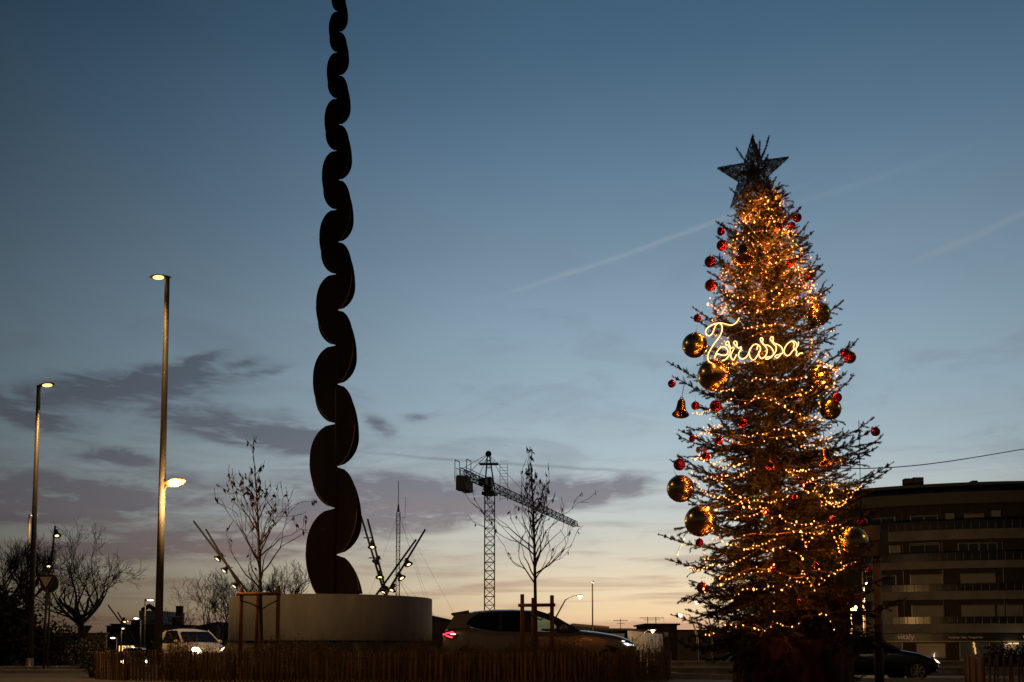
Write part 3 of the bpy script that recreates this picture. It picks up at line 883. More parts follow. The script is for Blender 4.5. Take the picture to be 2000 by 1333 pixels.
def car(name, label, cat, loc, rz, paint, L, W, top, roof, beltw, wheels, r, glassm, lamps, clear_front=False, driver=False, group=None, under=.22):
    """top: (x,z) outline of the lower body's upper edge front x=L ... rear x=0 ; roof: list of (x,z) of greenhouse roofline incl. its feet"""
    t = thing(name, label, cat, loc, rz, group)
    mb = MB(); N = 44; vs = []; fs = []
    hw = W / 2
    xs_ = [L * (0.5 - 0.5 * math.cos(PI * i / N)) for i in range(N + 1)]
    K = 9
    for x in xs_:
        zt_ = interp(top, x)
        e = min(x, L - x)
        wf = 1 - .16 * (max(0.0, 1 - e / (.16 * L))) ** 2.2
        zlo = under + .13 * (max(0.0, 1 - e / (.1 * L))) ** 2
        sh = .09
        zt_ = max(zt_, zlo + .1)
        prof = [(0.0, zlo), (.82, zlo), (.95, zlo + .08), (1.0, zlo + (zt_ - zlo) * .45), (.985, zt_ - sh * 1.4), (.95, zt_ - sh * .5), (.87, zt_ - .01), (.5, zt_ + .022), (0, zt_ + .03)]
        for (yy, zz) in prof: vs.append((x - L / 2, yy * hw * wf, zz))
        for (yy, zz) in prof: vs.append((x - L / 2, -yy * hw * wf, zz))
    S = 2 * K
    for i in range(N):
        for k in range(K - 1):
            a = i * S + k; b = (i + 1) * S + k
            fs.append((a, a + 1, b + 1, b)); a += K; b += K; fs.append((a, b, b + 1, a + 1))
    fs.append(tuple(range(K)) + tuple(range(S - 1, K - 1, -1)))
    fs.append((tuple(range(K)) + tuple(range(S - 1, K - 1, -1)))[::-1] if False else tuple([N * S + k for k in range(K)][::-1] + [N * S + k for k in range(K, S)]))
    mb.add(vs, fs, True)
    body = mb.build('body', paint, t)
    # greenhouse -----------------------------------------------------------
    rf = [(x - L / 2, z) for x, z in roof]
    rx0, rx1 = rf[0], rf[-1]
    inner = rf[1:-1]
    tw = hw * .74; bw = hw * beltw
    zb_ = max(rf[0][1], rf[-1][1])
    zr = max(z for _, z in rf)
    def yw(z): return bw + (tw - bw) * min(1, max(0, (z - zb0) / (zr - zb0)))
    zb0 = min(rf[0][1], rf[-1][1])
    rm = MB(); vs = []; fs = []; n = len(inner); ks = [-1, -.9, -.5, 0, .5, .9, 1]
    for (x, z) in inner:
        for k in ks:
            vs.append((x, k * yw(z), z - .055 * abs(k) ** 4))
    for (x, z) in inner:
        for k in ks:
            vs.append((x, k * (yw(z) - .01), z - .05 - .055 * abs(k) ** 4))
    q = len(ks); o2 = n * q
    for i in range(n - 1):
        for k in range(q - 1):
            a = i * q + k; fs.append((a, a + 1, a + q + 1, a + q)); fs.append((o2 + a, o2 + a + q, o2 + a + q + 1, o2 + a + 1))
        for k in (0, q - 1):
            a = i * q + k; fs.append((a, a + q, o2 + a + q, o2 + a))
    for k in range(q - 1):
        fs.append((k, o2 + k, o2 + k + 1, k + 1)); a = (n - 1) * q + k; fs.append((a, a + 1, o2 + a + 1, o2 + a))
    rm.add(vs, fs, True); rm.build('roof', paint, t)
    def side_pt(x, z, s, out=0.0): return Vector((x, s * (yw(z) + out), z))
    return t, body, dict(yw=yw, hw=hw, zb0=zb0, zr=zr, rf=rf, L=L, sp=side_pt)

def poly_side(t, name, pts, info, m, out=0.0, th=.012, sides=(-1, 1), parent=None):
    for s in sides:
        mb = MB(); mb.plate([info['sp'](x, z, s, out) for x, z in pts], th); mb.build(name, m, parent or t)

# --- large estate SUV crossing behind the fence ------------------------------------
m_suv = mat('bronze_grey_paint', (0.24, 0.20, 0.16), 0.32, .5, coat=.6)
SY = 27.4; ssc = FP / SY
sL = 365 / ssc * 1.0
def sx_(px): return (px - 869) / ssc
def sz_(py): return (1262 - py) / ssc + CAMZ
top = [(0, sz_(1238)), (sx_(874), sz_(1232)), (sx_(905), sz_(1227)), (sx_(960), sz_(1233)), (sx_(1100), sz_(1237)), (sx_(1128), sz_(1233)), (sx_(1165), sz_(1237)), (sx_(1200), sz_(1243)), (sx_(1222), sz_(1251)), (sx_(1232), sz_(1259)), (sL, sz_(1268))]
roof = [(sx_(874), sz_(1230)), (sx_(889), sz_(1202)), (sx_(912), sz_(1199)), (sx_(928), sz_(1195)), (sx_(960), sz_(1192)), (sx_(1000), sz_(1191.3)), (sx_(1040), sz_(1193)), (sx_(1062), sz_(1199)), (sx_(1082), sz_(1207)), (sx_(1132), sz_(1234))]
suvx = X(869 + 365 / 2, SY)
t, body, inf = car('suv', 'large bronze grey SUV with red tail light and lit headlight crossing behind the staked sapling', 'car', (suvx, SY, g(suvx, SY)), 0.0, m_suv, sL, 1.95, top, roof, .9,
                   None, .37, m_glassd, None)
suv = t; L2 = sL / 2
def S(px, py): return (sx_(px) - L2, sz_(py))
poly_side(t, 'rear_pillar', [S(874, 1231), S(893, 1203), S(938, 1198), S(932, 1203), S(917, 1214), S(914, 1221), S(921, 1227)], inf, m_suv, -.01, .03)
poly_side(t, 'rear_window', [S(918, 1220), S(921, 1226), S(950, 1229), S(977.4, 1232), S(977.4, 1197.5), S(945, 1201), S(930, 1207)], inf, m_glassd, -.012, .01)
poly_side(t, 'rear_door_window', [S(977.8, 1232), S(1016, 1234), S(1016, 1196.5), S(977.8, 1197.5)], inf, m_glassd, -.012, .01)
poly_side(t, 'door_pillar', [S(975, 1233), S(981, 1233), S(981, 1197), S(975, 1197)], inf, m_black, -.008, .02)
poly_side(t, 'centre_pillar', [S(1016, 1235), S(1046, 1235), S(1040, 1196), S(1016, 1196)], inf, m_black, -.01, .014)
poly_side(t, 'front_window', [S(1046, 1235), S(1098, 1236), S(1085, 1219), S(1066, 1206), S(1048, 1202)], inf, m_clear, -.012, .006)
poly_side(t, 'front_pillar', [S(1040, 1198), S(1066, 1206), S(1085, 1218), S(1100, 1236), S(1132, 1236), S(1084, 1207), S(1062, 1199), S(1046, 1194)], inf, m_black, -.012, .02)
def across(t, name, a, b, inf, m, shrink=.04, th=.012):
    (x0, z0), (x1, z1) = a, b
    mb = MB(); y0 = inf['yw'](z0) - shrink; y1 = inf['yw'](z1) - shrink
    mb.plate([(x0, -y0, z0), (x0, y0, z0), (x1, y1, z1), (x1, -y1, z1)], th); return mb.build(name, m, t)
across(t, 'windscreen', S(1130, 1234), S(1072, 1201), inf, m_clear)
across(t, 'rear_screen', S(876, 1229), S(891, 1203), inf, m_glassd)
mb = MB(); a = S(884, 1201.5); b = S(918, 1196.5)
mb.plate([(a[0], -.68, a[1]), (a[0], .68, a[1]), (b[0], .7, b[1] + .01), (b[0], -.7, b[1] + .01)], .05); mb.build('spoiler', m_suv, t)
hy = .975 * .93
for s in (-1, 1):
    # tail light with chevron bars
    mb = MB(); cx_, cz_ = S(884, 1240)
    pts = [S(871, 1236), S(885, 1233.5), S(893, 1236), S(899, 1241), S(895, 1245), S(884, 1248), S(872, 1246)]
    mb.plate([(x, s * (hy + .045), z) for x, z in pts], .03); tl = mb.build('tail_light', m_taildark, t)
    for q in ([S(873, 1238.4), S(888, 1234.6), S(892, 1237.2), S(878, 1239.4)], [S(873, 1242.6), S(878, 1241.8), S(889, 1245.8), S(886, 1247.4)], [S(870, 1239.2), S(876, 1239.9), S(876, 1241.3), S(870, 1241.6)]):
        mb = MB(); mb.plate([(x, s * (hy + .063), z) for x, z in q], .008); mb.build('lamp_bar', m_tail, tl)
    mb = MB(); mb.plate([(x, s * (hy + .063), z) for x, z in [S(883, 1239.3), S(894, 1239), S(894, 1240.8), S(886, 1241.2)]], .008); mb.build('lamp_bar', m_tailhot, tl)
    # headlight
    mb = MB(); pts = [S(1206, 1251), S(1218, 1253), S(1232, 1259), S(1231, 1262.5), S(1217, 1262), S(1207, 1257)]
    mb.plate([(x, s * (hy - .03), z) for x, z in pts], .06); hl = mb.build('headlight', m_black, t)
    for q in ([S(1207, 1251.6), S(1213, 1252.4), S(1212, 1254.4), S(1207, 1254)], [S(1207, 1256), S(1218, 1256.6), S(1230, 1259.6), S(1230, 1261.6), S(1217, 1261.6)]):
        mb = MB(); mb.plate([(x, s * (hy + .006), z) for x, z in q], .008); mb.build('lamp', m_hlc, hl)
    # mirror, handles
    mb = MB(); a = S(1096, 1229); mb.ball((a[0], s * (hy + .14), a[1]), .13, 12, 8, (.9, .7, .75)); mb.tube([(a[0] + .05, s * hy * .95, a[1] - .06), (a[0], s * (hy + .1), a[1] - .04)], .03, 6); mb.build('mirror', m_suv, t)
    for px in (962, 1042):
        a = S(px, 1239); mb = MB(); mb.box((a[0], s * (hy + .055), a[1]), (.24, .035, .035)); mb.build('door_handle', m_suv, t)
    for px in (920, 1181):
        a = (sx_(px) - L2, .37)
        mb = MB(); mb.prism([(a[0] + math.cos(q) * .44, a[1] + math.sin(q) * .44) for q in lin(-.3, PI + .3, 20)], s * (hy + .038), s * (hy + .062)); mb.build('wheel_arch', m_black, t)
        wheel(t, a[0], s * (hy - .03), .37, .24, 5)
mb = MB(); a = S(870, 1244); mb.box((a[0] + .02, 0, a[1] - .45), (.16, 1.7, .34)); mb.build('bumper', m_suv, t)
a = S(1233, 1268); mb = MB(); mb.box((a[0] + .01, 0, a[1] - .1), (.08, 1.2, .34)); mb.build('grille', m_black, t)
def seats(t, xs_f, zseat, ztop, ys=(-.38, .38)):
    for x in xs_f:
        for y in ys:
            mb = MB(); mb.box((x, y, zseat + .1), (.5, .48, .16)); mb.prism([(x - .25, zseat), (x - .12, zseat), (x - .26, ztop - .22), (x - .36, ztop - .22)], y - .22, y + .22); mb.box((x - .34, y, ztop - .1), (.08, .24, .17)); mb.build('seat', m_seat, t)
seats(t, (S(1040, 0)[0], ), .55, sz_(1214))
a = S(1083, 1236); mb = MB(); mb.prism([(a[0], a[1] - .25), (a[0] + .55, a[1] - .25), (a[0] + .5, a[1] + .0), (a[0] + .1, a[1] + .02)], -.78, .78); mb.build('dashboard', m_black, t)

# driver, seated: one continuous skinned figure
m_skin = mat('skin', (0.35, 0.2, 0.14), 0.6)
m_coat = mat('dark_coat', (0.02, 0.02, 0.025), 0.9)
def driver_fig(x, y, zseat, scale=1.0):
    me = bpy.data.meshes.new('person')
    V_ = [(0, 0, 0), (-.03, 0, .22), (-.05, 0, .46), (-.04, 0, .56), (-.01, 0, .66), (0.0, 0, .76), (-.04, .19, .46), (.12, .24, .26), (.38, .17, .34), (-.04, -.19, .46), (.12, -.24, .26), (.38, -.17, .34),
          (.42, .1, .04), (.42, -.1, .04), (.62, .1, -.32), (.62, -.1, -.32)]
    E_ = [(0, 1), (1, 2), (2, 3), (3, 4), (4, 5), (2, 6), (6, 7), (7, 8), (2, 9), (9, 10), (10, 11), (0, 12), (0, 13), (12, 14), (13, 15)]
    Rr = [.16, .15, .13, .055, .095, .085, .07, .045, .035, .07, .045, .035, .08, .08, .05, .05]
    me.from_pydata(V_, E_, []); o = bpy.data.objects.new('person', me); COL.objects.link(o)
    md = o.modifiers.new('skin', 'SKIN'); sd = o.modifiers.new('sub', 'SUBSURF'); sd.levels = 2; sd.render_levels = 2
    for i, r_ in enumerate(Rr): me.skin_vertices[0].data[i].radius = (r_, r_)
    me.skin_vertices[0].data[0].use_root = True
    me.materials.append(m_coat); o.location = (x, y, zseat)
    return o
dv = driver_fig(suvx + S(1045, 0)[0] - .06, SY - .38, .62)
tag(dv, 'driver of the large SUV, dark head and shoulders against the clear front window', 'person')
mb = MB(); mb.ball((-.005, 0, .72), .105, 14, 10, (1.05, .85, 1.1)); hr = mb.build('hair', m_coat, dv)

# --- dark hatchback at the right, nose past the sign pole ---------------------------
m_navy = mat('navy_paint', (0.012, 0.014, 0.02), 0.22, .3, coat=1.0)
DY = 31.5; dsc = FP / DY
zg = g(8, DY)
def dxx(px): return (px - 1812) / dsc
dL = 4.45
def D(px, py): return (dL + dxx(px), (1262 - py) / dsc + CAMZ - zg)
top = [(0, .86), (.5, .98), (1.2, .97), (D(1660, 1264)[0], .95), (D(1712, 0)[0], .99), (D(1740, 0)[0], D(0, 1270)[1]), (D(1775, 0)[0], D(0, 1276)[1]), (D(1797, 0)[0], D(0, 1284)[1]), (D(1808, 0)[0], D(0, 1291)[1]), (dL, D(0, 1297)[1])]
roof = [(.25, .95), (.6, 1.22), (1.1, 1.42), (1.8, 1.47), (2.4, 1.43), (2.75, 1.3), (3.35, .98)]
hx = (X(1812, DY) - dL / 2)
t, body, inf = car('hatchback', 'dark glossy hatchback with alloy wheels and lit headlight, nose showing past the sign pole', 'car', (hx, DY, zg), 0.0, m_navy, dL, 1.76, top, roof, .9, None, .325, m_glassd, None)
L2 = dL / 2
def q_(x, z): return (x - L2, z)
poly_side(t, 'rear_pillar', [q_(.3, .95), q_(.62, 1.2), q_(1.0, 1.37), q_(1.1, 1.37), q_(.85, .99)], inf, m_navy, -.01, .03)
poly_side(t, 'side_window', [q_(.88, 1.0), q_(1.12, 1.36), q_(1.8, 1.41), q_(2.4, 1.37), q_(2.7, 1.24), q_(3.15, 1.0)], inf, m_glassd, -.012, .01)
poly_side(t, 'front_pillar', [q_(2.4, 1.4), q_(2.7, 1.28), q_(3.3, 1.0), q_(3.12, 1.0), q_(2.66, 1.25)], inf, m_navy, -.008, .03)
across(t, 'windscreen', q_(3.32, .99), q_(2.72, 1.3), inf, m_glassd)
across(t, 'rear_screen', q_(.28, .97), q_(.62, 1.23), inf, m_glassd)
hy = .88 * .95
for s in (-1, 1):
    for px in (1766, ):
        ax_ = D(px, 0)[0] - L2
        for xx in (ax_, ax_ - 2.6):
            mb = MB(); mb.prism([(xx + math.cos(q) * .4, .325 + math.sin(q) * .4) for q in lin(-.3, PI + .3, 20)], s * (hy + .025), s * (hy + .046)); mb.build('wheel_arch', m_black, t)
            wheel(t, xx, s * (hy - .04), .325, .22, 8)
    mb = MB(); pts = [D(1796, 1283), D(1806, 1288), D(1811, 1295), D(1808, 1297), D(1799, 1291)]
    mb.plate([(x - L2, s * (hy - .03), z) for x, z in pts], .1); hl = mb.build('headlight', m_black, t)
    mb = MB(); pts = [D(1799, 1286), D(1806, 1290), D(1810, 1295), D(1804, 1293)]
    mb.plate([(x - L2, s * (hy + .024), z) for x, z in pts], .01); mb.build('lamp', emi('warm_headlight', (1.0, .66, .36), 2.6), hl)
    mb = MB(); a = D(1803, 1300); mb.box((a[0] - L2, s * (hy - .01), a[1]), (.12, .03, .03)); mb.build('indicator', m_taildark, t)
    mb = MB(); mb.ball((3.0 - L2, s * (hy + .12), 1.02), .11, 12, 8, (.9, .7, .75)); mb.tube([(3.05 - L2, s * hy * .93, .97), (3.0 - L2, s * (hy + .06), 1.0)], .03, 6); mb.build('mirror', m_navy, t)
    for xx in (1.75, 2.7):
        mb = MB(); mb.box((xx - L2, s * (hy + .045), .85), (.2, .03, .03)); mb.build('door_handle', m_navy, t)
mb = MB(); mb.box((L2 + .01, 0, .42), (.06, 1.0, .22)); mb.build('grille', m_black, t)
mb = MB(); mb.box((L2 + .015, 0, .3), (.1, 1.5, .05)); mb.build('bumper_lip', m_rim, t)

# --- small white hatchback and a second oncoming car -----------------------------
m_white = mat('white_paint', (0.85, 0.82, 0.78), 0.3, 0, coat=.8)
def small_car(label, px, Y, head, paint, hl_mat, hl_power, name='hatchback'):
    x = X(px, Y); z0 = g(x, Y)
    L = 3.7; L2 = L / 2
    top = [(0, .8), (.3, .92), (.7, .92), (2.55, .9), (2.75, .93), (3.1, .84), (3.45, .72), (3.6, .62), (L, .5)]
    roof = [(.12, .93), (.35, 1.3), (.8, 1.46), (1.4, 1.5), (1.9, 1.45), (2.1, 1.38), (2.78, .94)]
    t, body, inf = car(name, label, 'car', (x, Y, z0), head, paint, L, 1.66, top, roof, .93, None, .29, m_glassd, None)
    def q_(x, z): return (x - L2, z)
    poly_side(t, 'rear_pillar', [q_(.15, .92), q_(.36, 1.28), q_(.75, 1.43), q_(.9, 1.4), q_(.72, .98)], inf, paint, -.01, .03)
    poly_side(t, 'rear_window', [q_(.75, .95), q_(.92, 1.4), q_(1.36, 1.43), q_(1.4, .93)], inf, m_glassd, -.012, .01)
    poly_side(t, 'front_window', [q_(1.46, .93), q_(1.42, 1.43), q_(1.9, 1.39), q_(2.1, 1.3), q_(2.52, .95)], inf, m_glassd, -.012, .01)
    poly_side(t, 'front_pillar', [q_(1.95, 1.44), q_(2.12, 1.37), q_(2.78, .94), q_(2.62, .93), q_(2.08, 1.3)], inf, paint, .0, .03)
    across(t, 'windscreen', q_(2.76, .95), q_(2.12, 1.37), inf, m_glassd, .06)
    across(t, 'rear_screen', q_(.15, .95), q_(.36, 1.28), inf, m_glassd)
    hy = .83 * .94
    for s in (-1, 1):
        for xx in (.62 - L2, 3.0 - L2):
            mb = MB(); mb.prism([(xx + math.cos(q) * .35, .29 + math.sin(q) * .35) for q in lin(-.3, PI + .3, 18)], s * (hy + .03), s * (hy + .055)); mb.build('wheel_arch', m_black, t)
            wheel(t, xx, s * (hy - .03), .29, .19, 7)
        mb = MB(); cpt = Vector((3.5 - L2, s * .6, .66))
        mb.ball(cpt, .17, 14, 8, (1.0, .95, .62)); hl = mb.build('headlight', m_black, t)
        mb = MB(); mb.ball(cpt + Vector((.10, s * .02, 0)), .12, 12, 8, (1.1, 1.35, .7)); mb.build('lamp', hl_mat, hl)
        mb = MB(); mb.ball((2.45 - L2, s * (hy + .14), .98), .12, 12, 8, (.7, .8, .62)); mb.tube([(2.5 - L2, s * hy * .95, .93), (2.45 - L2, s * (hy + .08), .96)], .03, 6); mb.build('mirror', paint, t)
        mb = MB(); mb.box((.12 - L2, s * .66, .84), (.1, .14, .3)); mb.build('tail_light', m_taildark, t)
        mb = MB(); mb.box((1.7 - L2, s * (hy + .045), .8), (.18, .03, .03)); mb.build('door_handle', paint, t)
        mb = MB(); mb.ball((L2 - .06, s * .55, .36), .07, 10, 6); mb.build('fog_light', m_rim, t)
    mb = MB(); mb.box((L2 - .02, 0, .4), (.06, .95, .18)); mb.build('grille', m_black, t)
    mb = MB(); mb.box((L2 + .02, 0, .5), (.02, .5, .11)); mb.build('number_plate', m_plate, t)
    mb = MB()
    for s in (-1, 1): mb.tube([(2.7 - L2, s * .3 + .1, .965), (2.66 - L2, s * .3 - .35, .985)], .012, 4)
    mb.build('wiper', m_black, t)
    if hl_power:
        for s in (-1, 1):
            lo = add_light((L2 + .12, s * .6, .66), hl_power, (1, .85, .65), .06, t, spot=R(70), name='headlight_beam')
            lo.rotation_euler = (R(84), 0, R(-90))
    return t
small_car('small white hatchback with blazing headlights seen over the fence beside the tall lamp post', 376, 40.5, R(-48), m_white, m_hlw, 60)
small_car('dark small car mostly hidden by the left end of the fence, its headlight glaring through', 266, 60.0, R(-70), m_navy, emi('glaring_headlight', (1.0, .74, .4), 20.0), 200)
# ------------------------------------------------------------------ the decorated fir
TY = 13.0
PXM = FP / TY                                    # pixels per metre at the fir
tb = P(1537, 1262, TY); TB = Vector((tb.x, TY, 0.0)); TT = P(1481, 330, TY)
def axis_px(py): return 1483 + (py - 380) * (50.0 / 865.0)
RT = [(262, 8), (380, 30), (410, 48), (440, 62), (480, 77), (540, 94), (600, 109), (660, 124), (720, 134), (790, 140), (860, 146), (930, 158), (1000, 166), (1060, 174), (1120, 176), (1190, 180), (1240, 172), (1275, 120)]
def Rpx(py): return interp(RT, py)
def py_of_z(z): return 1262 - (z - CAMZ) * PXM * 0.985
def trunk_at(z):
    f = z / TT.z; return TB.lerp(Vector((TT.x, TT.y, TT.z)), f)
fir = thing('fir_tree', 'tall decorated fir tree in a cloth wrapped pot, its branches lit by warm string lights', 'christmas tree', (TB.x, TB.y, 0.0))
m_bark = mat('fir_bark', (0.12, 0.07, 0.04), 0.9, var=0.4, scale=12, stretch=(1, 1, .2))
m_needle = mat('fir_needles', (0.062, 0.05, 0.012), 0.8, color2=(0.026, 0.03, 0.009), scale=2.0, spec=.3)
m_twig = mat('fir_twigs', (0.08, 0.05, 0.028), 0.9)
FO = Vector(fir.location)
mb = MB()
pts = [trunk_at(z) - FO for z in (0.6, 1.0, 2, 3, 4, 5, 6, TT.z - .2, TT.z + .35)]
mb.tube(pts, [.11, .1, .088, .074, .06, .045, .03, .02, .008], 10)
mb.build('trunk', m_bark, fir)

segs = []        # needle bearing segments: (p, q)
wood = MB()
def sprig(p, d, L, up, lvl, dens=1.0):
    """a small needled shoot with side shoots, slightly curved"""
    n = max(2, int(L / .05)); pts = [p]
    d = d.normalized(); cur = rnd.gauss(0, .25)
    sd = d.cross(Vector((0, 0, 1)))
    sd = sd.normalized() if sd.length > .05 else Vector((1, 0, 0))
    for i in range(n):
        d = (d + Vector((0, 0, up * .05)) + sd * cur * .06 + Vector((rnd.gauss(0, .03), rnd.gauss(0, .03), rnd.gauss(0, .03)))).normalized()
        pts.append(pts[-1] + d * (L / n))
    for a, b in zip(pts, pts[1:]): segs.append((a, b))
    return pts
def branch(p0, d0, L, rise=.0, droop=0.0, side_len=.35, r0=.014, needle_from=.18):
    n = max(5, int(L / .09)); pts = [p0]; d = d0.normalized()
    for i in range(n):
        t = i / n
        d = (d + Vector((0, 0, (-droop * (1 - t) + rise * t) * .22)) + Vector((rnd.gauss(0, .035), rnd.gauss(0, .035), rnd.gauss(0, .03)))).normalized()
        pts.append(pts[-1] + d * (L / n))
    wood.tube([q - FO for q in pts], [r0 * (1 - .8 * i / n) for i in range(n + 1)], 4, cap=False)
    for i in range(n):
        t = i / n
        if t >= needle_from: segs.append((pts[i], pts[i + 1]))
        if t < .12: continue
        dd = (pts[i + 1] - pts[i]).normalized()
        h = dd.cross(Vector((0, 0, 1)))
        h = h.normalized() if h.length > .1 else Vector((1, 0, 0))
        for s in (-1, 1):
            if rnd.random() < .05: continue
            l = side_len * (1 - t * .72) * rnd.uniform(.55, 1.1) * min(1, .45 + t * 2.2)
            dv = (dd * rnd.uniform(.75, 1.15) + h * s * rnd.uniform(.6, 1.0) + Vector((0, 0, rnd.uniform(-.75, .35)))).normalized()
            sp = sprig(pts[i].lerp(pts[i + 1], rnd.random()), dv, l, rise * .6, 1)
            if l > .09:
                m_ = len(sp)
                for j in range(1, m_ - 1):
                    for s2 in (-1, 1):
                        if rnd.random() < .5: continue
                        dd2 = (sp[j + 1] - sp[j]).normalized(); h2 = dd2.cross(Vector((0, 0, 1)))
                        h2 = h2.normalized() if h2.length > .1 else Vector((0, 1, 0))
                        sprig(sp[j], dd2 + h2 * s2 * .8 + Vector((0, 0, rnd.uniform(-.7, .35))), l * rnd.uniform(.28, .5) * (1 - .5 * j / m_), 0, 2)
    return pts
z = 0.95; zmax = TT.z - .40; k = 0
while z < zmax:
    py = py_of_z(z); R_ = Rpx(py) / PXM
    frac = z / zmax
    nb = int(round(12.5 - 4.5 * frac))
    ph = rnd.uniform(0, 2 * PI)
    for i in range(nb):
        a = ph + 2 * PI * i / nb + rnd.gauss(0, .22)
        L = R_ * rnd.choice((rnd.uniform(.55, .85), rnd.uniform(.8, 1.05), rnd.uniform(.95, 1.25))) * 1.02
        upz = -.12 + .9 * frac ** 1.3 + rnd.gauss(0, .26)
        d = Vector((math.cos(a), math.sin(a), upz))
        branch(trunk_at(z + rnd.uniform(-.09, .09)), d, L * math.sqrt(1 + .25 * upz * upz), rise=.3 + .35 * frac + rnd.gauss(0, .25), droop=.55 * (1 - frac) * rnd.uniform(.4, 1.3), side_len=.40 - .17 * frac)
    z += .115 - .01 * frac
for i in range(900):
    zz = .95 + (zmax - .95) * rnd.random() ** 1.25; R_ = Rpx(py_of_z(zz)) / PXM * rnd.uniform(.15, .88); a = rnd.uniform(0, 2 * PI)
    c_ = trunk_at(zz) + Vector((math.cos(a) * R_, math.sin(a) * R_, 0))
    d = Vector((math.cos(a) + rnd.gauss(0, .7), math.sin(a) + rnd.gauss(0, .7), rnd.uniform(-.7, .4)))
    sp = sprig(c_, d, rnd.uniform(.1, .26), rnd.uniform(-.6, .8), 1)
    for j in range(1, len(sp)):
        if rnd.random() < .7: sprig(sp[j], d.normalized() + Vector((rnd.gauss(0, .7), rnd.gauss(0, .7), rnd.gauss(0, .5))), rnd.uniform(.05, .11), 0, 2)
# whorls of upright shoots round the star
for i in range(9):
    a = rnd.uniform(0, 2 * PI); zz = rnd.uniform(TT.z - .5, TT.z + .15)
    branch(trunk_at(zz), Vector((math.cos(a) * .8, math.sin(a) * .8, .9)), .22, .6, 0, .08, .007)
# long limbs that break the outline where the photograph shows them
def limb(pxt, pyt, pyroot, dY=0.0, sag=.25, side=.26, rise=.5):
    tip = P(pxt, pyt, TY + dY); z0 = P(axis_px(pyroot), pyroot, TY).z
    a = trunk_at(z0); v = tip - a; L = v.length
    n = 14; pts = []
    for i in range(n + 1):
        t = i / n
        pts.append(a + v * t + Vector((0, 0, -sag * L * math.sin(PI * t) * .35)))
    wood.tube([q - FO for q in pts], [.013 * (1 - .8 * i / n) for i in range(n + 1)], 4, cap=False)
    for i in range(3, n):
        t = i / n; segs.append((pts[i], pts[i + 1])); dd = (pts[i + 1] - pts[i]).normalized()
        h = dd.cross(Vector((0, 0, 1))).normalized(); w = h.cross(dd)
        for s in (-1, 1):
            for kk in range(2):
                q = rnd.choice([h, w * .8, h * .8 + w * .5]); l = side * (1.1 - t * .8) * rnd.uniform(.5, 1.0)
                if i > n - 2: l *= .7
                sp = sprig(pts[i], dd * 1.1 + q * s * .8 + Vector((0, 0, .12)), l, .4, 1)
                for j in range(1, len(sp) - 1):
                    if rnd.random() < .6: sprig(sp[j], (sp[j + 1] - sp[j]).normalized() + h * rnd.choice((-.8, .8)) + w * rnd.uniform(-.5, .5), l * .35, 0, 2)
for a in [(1302, 706, 770, .2), (1313, 735, 790, .3), (1325, 840, 880, .3), (1306, 898, 930, .1), (1345, 925, 960, -.4), (1286, 1044, 1062, .2), (1300, 1092, 1100, .1), (1345, 1140, 1160, .3), (1310, 1200, 1225, .1), (1338, 1190, 1200, -.2), (1345, 1240, 1235, .2),
          (1676, 662, 800, .2), (1655, 725, 810, -.2), (1716, 832, 900, .1), (1715, 873, 930, .2), (1745, 903, 985, 0), (1742, 915, 990, .2), (1700, 960, 1010, .3), (1708, 1010, 1040, .1), (1700, 1105, 1120, .1), (1716, 1150, 1170, .2), (1705, 1190, 1200, -.2), (1692, 1238, 1215, 0),
          (1607, 517, 590, 0), (1611, 530, 600, .2), (1589, 452, 510, 0), (1586, 480, 530, -.1), (1566, 404, 455, 0), (1381, 530, 570, 0), (1352, 600, 660, .1), (1350, 620, 670, -.2), (1398, 433, 470, 0), (1399, 462, 500, .1), (1438, 289, 330, 0), (1502, 266, 315, .05), (1484, 275, 318, .1), (1470, 262, 320, .08), (1425, 367, 400, 0), (1516, 346, 375, .1), (1518, 372, 410, 0), (1526, 375, 420, .1), (1440, 424, 470, -.2), (1385, 1270, 1225, -.7), (1432, 1262, 1220, -.9), (1424, 1290, 1235, -.6), (1490, 1246, 1205, -1.0), (1560, 1242, 1205, -.95), (1672, 1256, 1215, -.5), (1335, 1262, 1235, .1), (1690, 1215, 1190, -.4), (1360, 1225, 1200, -.5)]:
    small = a[1] < 380
    limb(a[0], a[1], a[2], a[3], sag=.25 if not small else .5, side=.24 if a[1] > 640 else (.12 if not small else .03))
wood.build('branches', m_twig, fir)
# needles: thin triangles set radially round every shoot segment
A = np.array([tuple(s[0] - FO) for s in segs]); B = np.array([tuple(s[1] - FO) for s in segs])
Ln = np.linalg.norm(B - A, axis=1); cnt = np.maximum(2, (Ln * 430).astype(int))
idx = np.repeat(np.arange(len(A)), cnt); N = len(idx)
t_ = npr.rand(N)[:, None]; base = A[idx] * (1 - t_) + B[idx] * t_
dv_ = (B - A)[idx] / np.maximum(Ln[idx], 1e-6)[:, None]
rv = npr.randn(N, 3); rv -= (rv * dv_).sum(1)[:, None] * dv_; rv /= np.linalg.norm(rv, axis=1)[:, None]
nd = rv * .8 + dv_ * .75; nd /= np.linalg.norm(nd, axis=1)[:, None]
ln = (npr.rand(N) * .010 + .020)[:, None]
wv = np.cross(nd, npr.randn(N, 3)); wv /= np.maximum(np.linalg.norm(wv, axis=1)[:, None], 1e-6); wv *= .0046
verts = np.stack([base - wv, base + wv, base + nd * ln], 1).reshape(-1, 3)
faces = np.arange(3 * N).reshape(-1, 3)
print('FIR segments', len(segs), 'needles', N)
raw_mesh('needles', verts, faces, m_needle, fir)

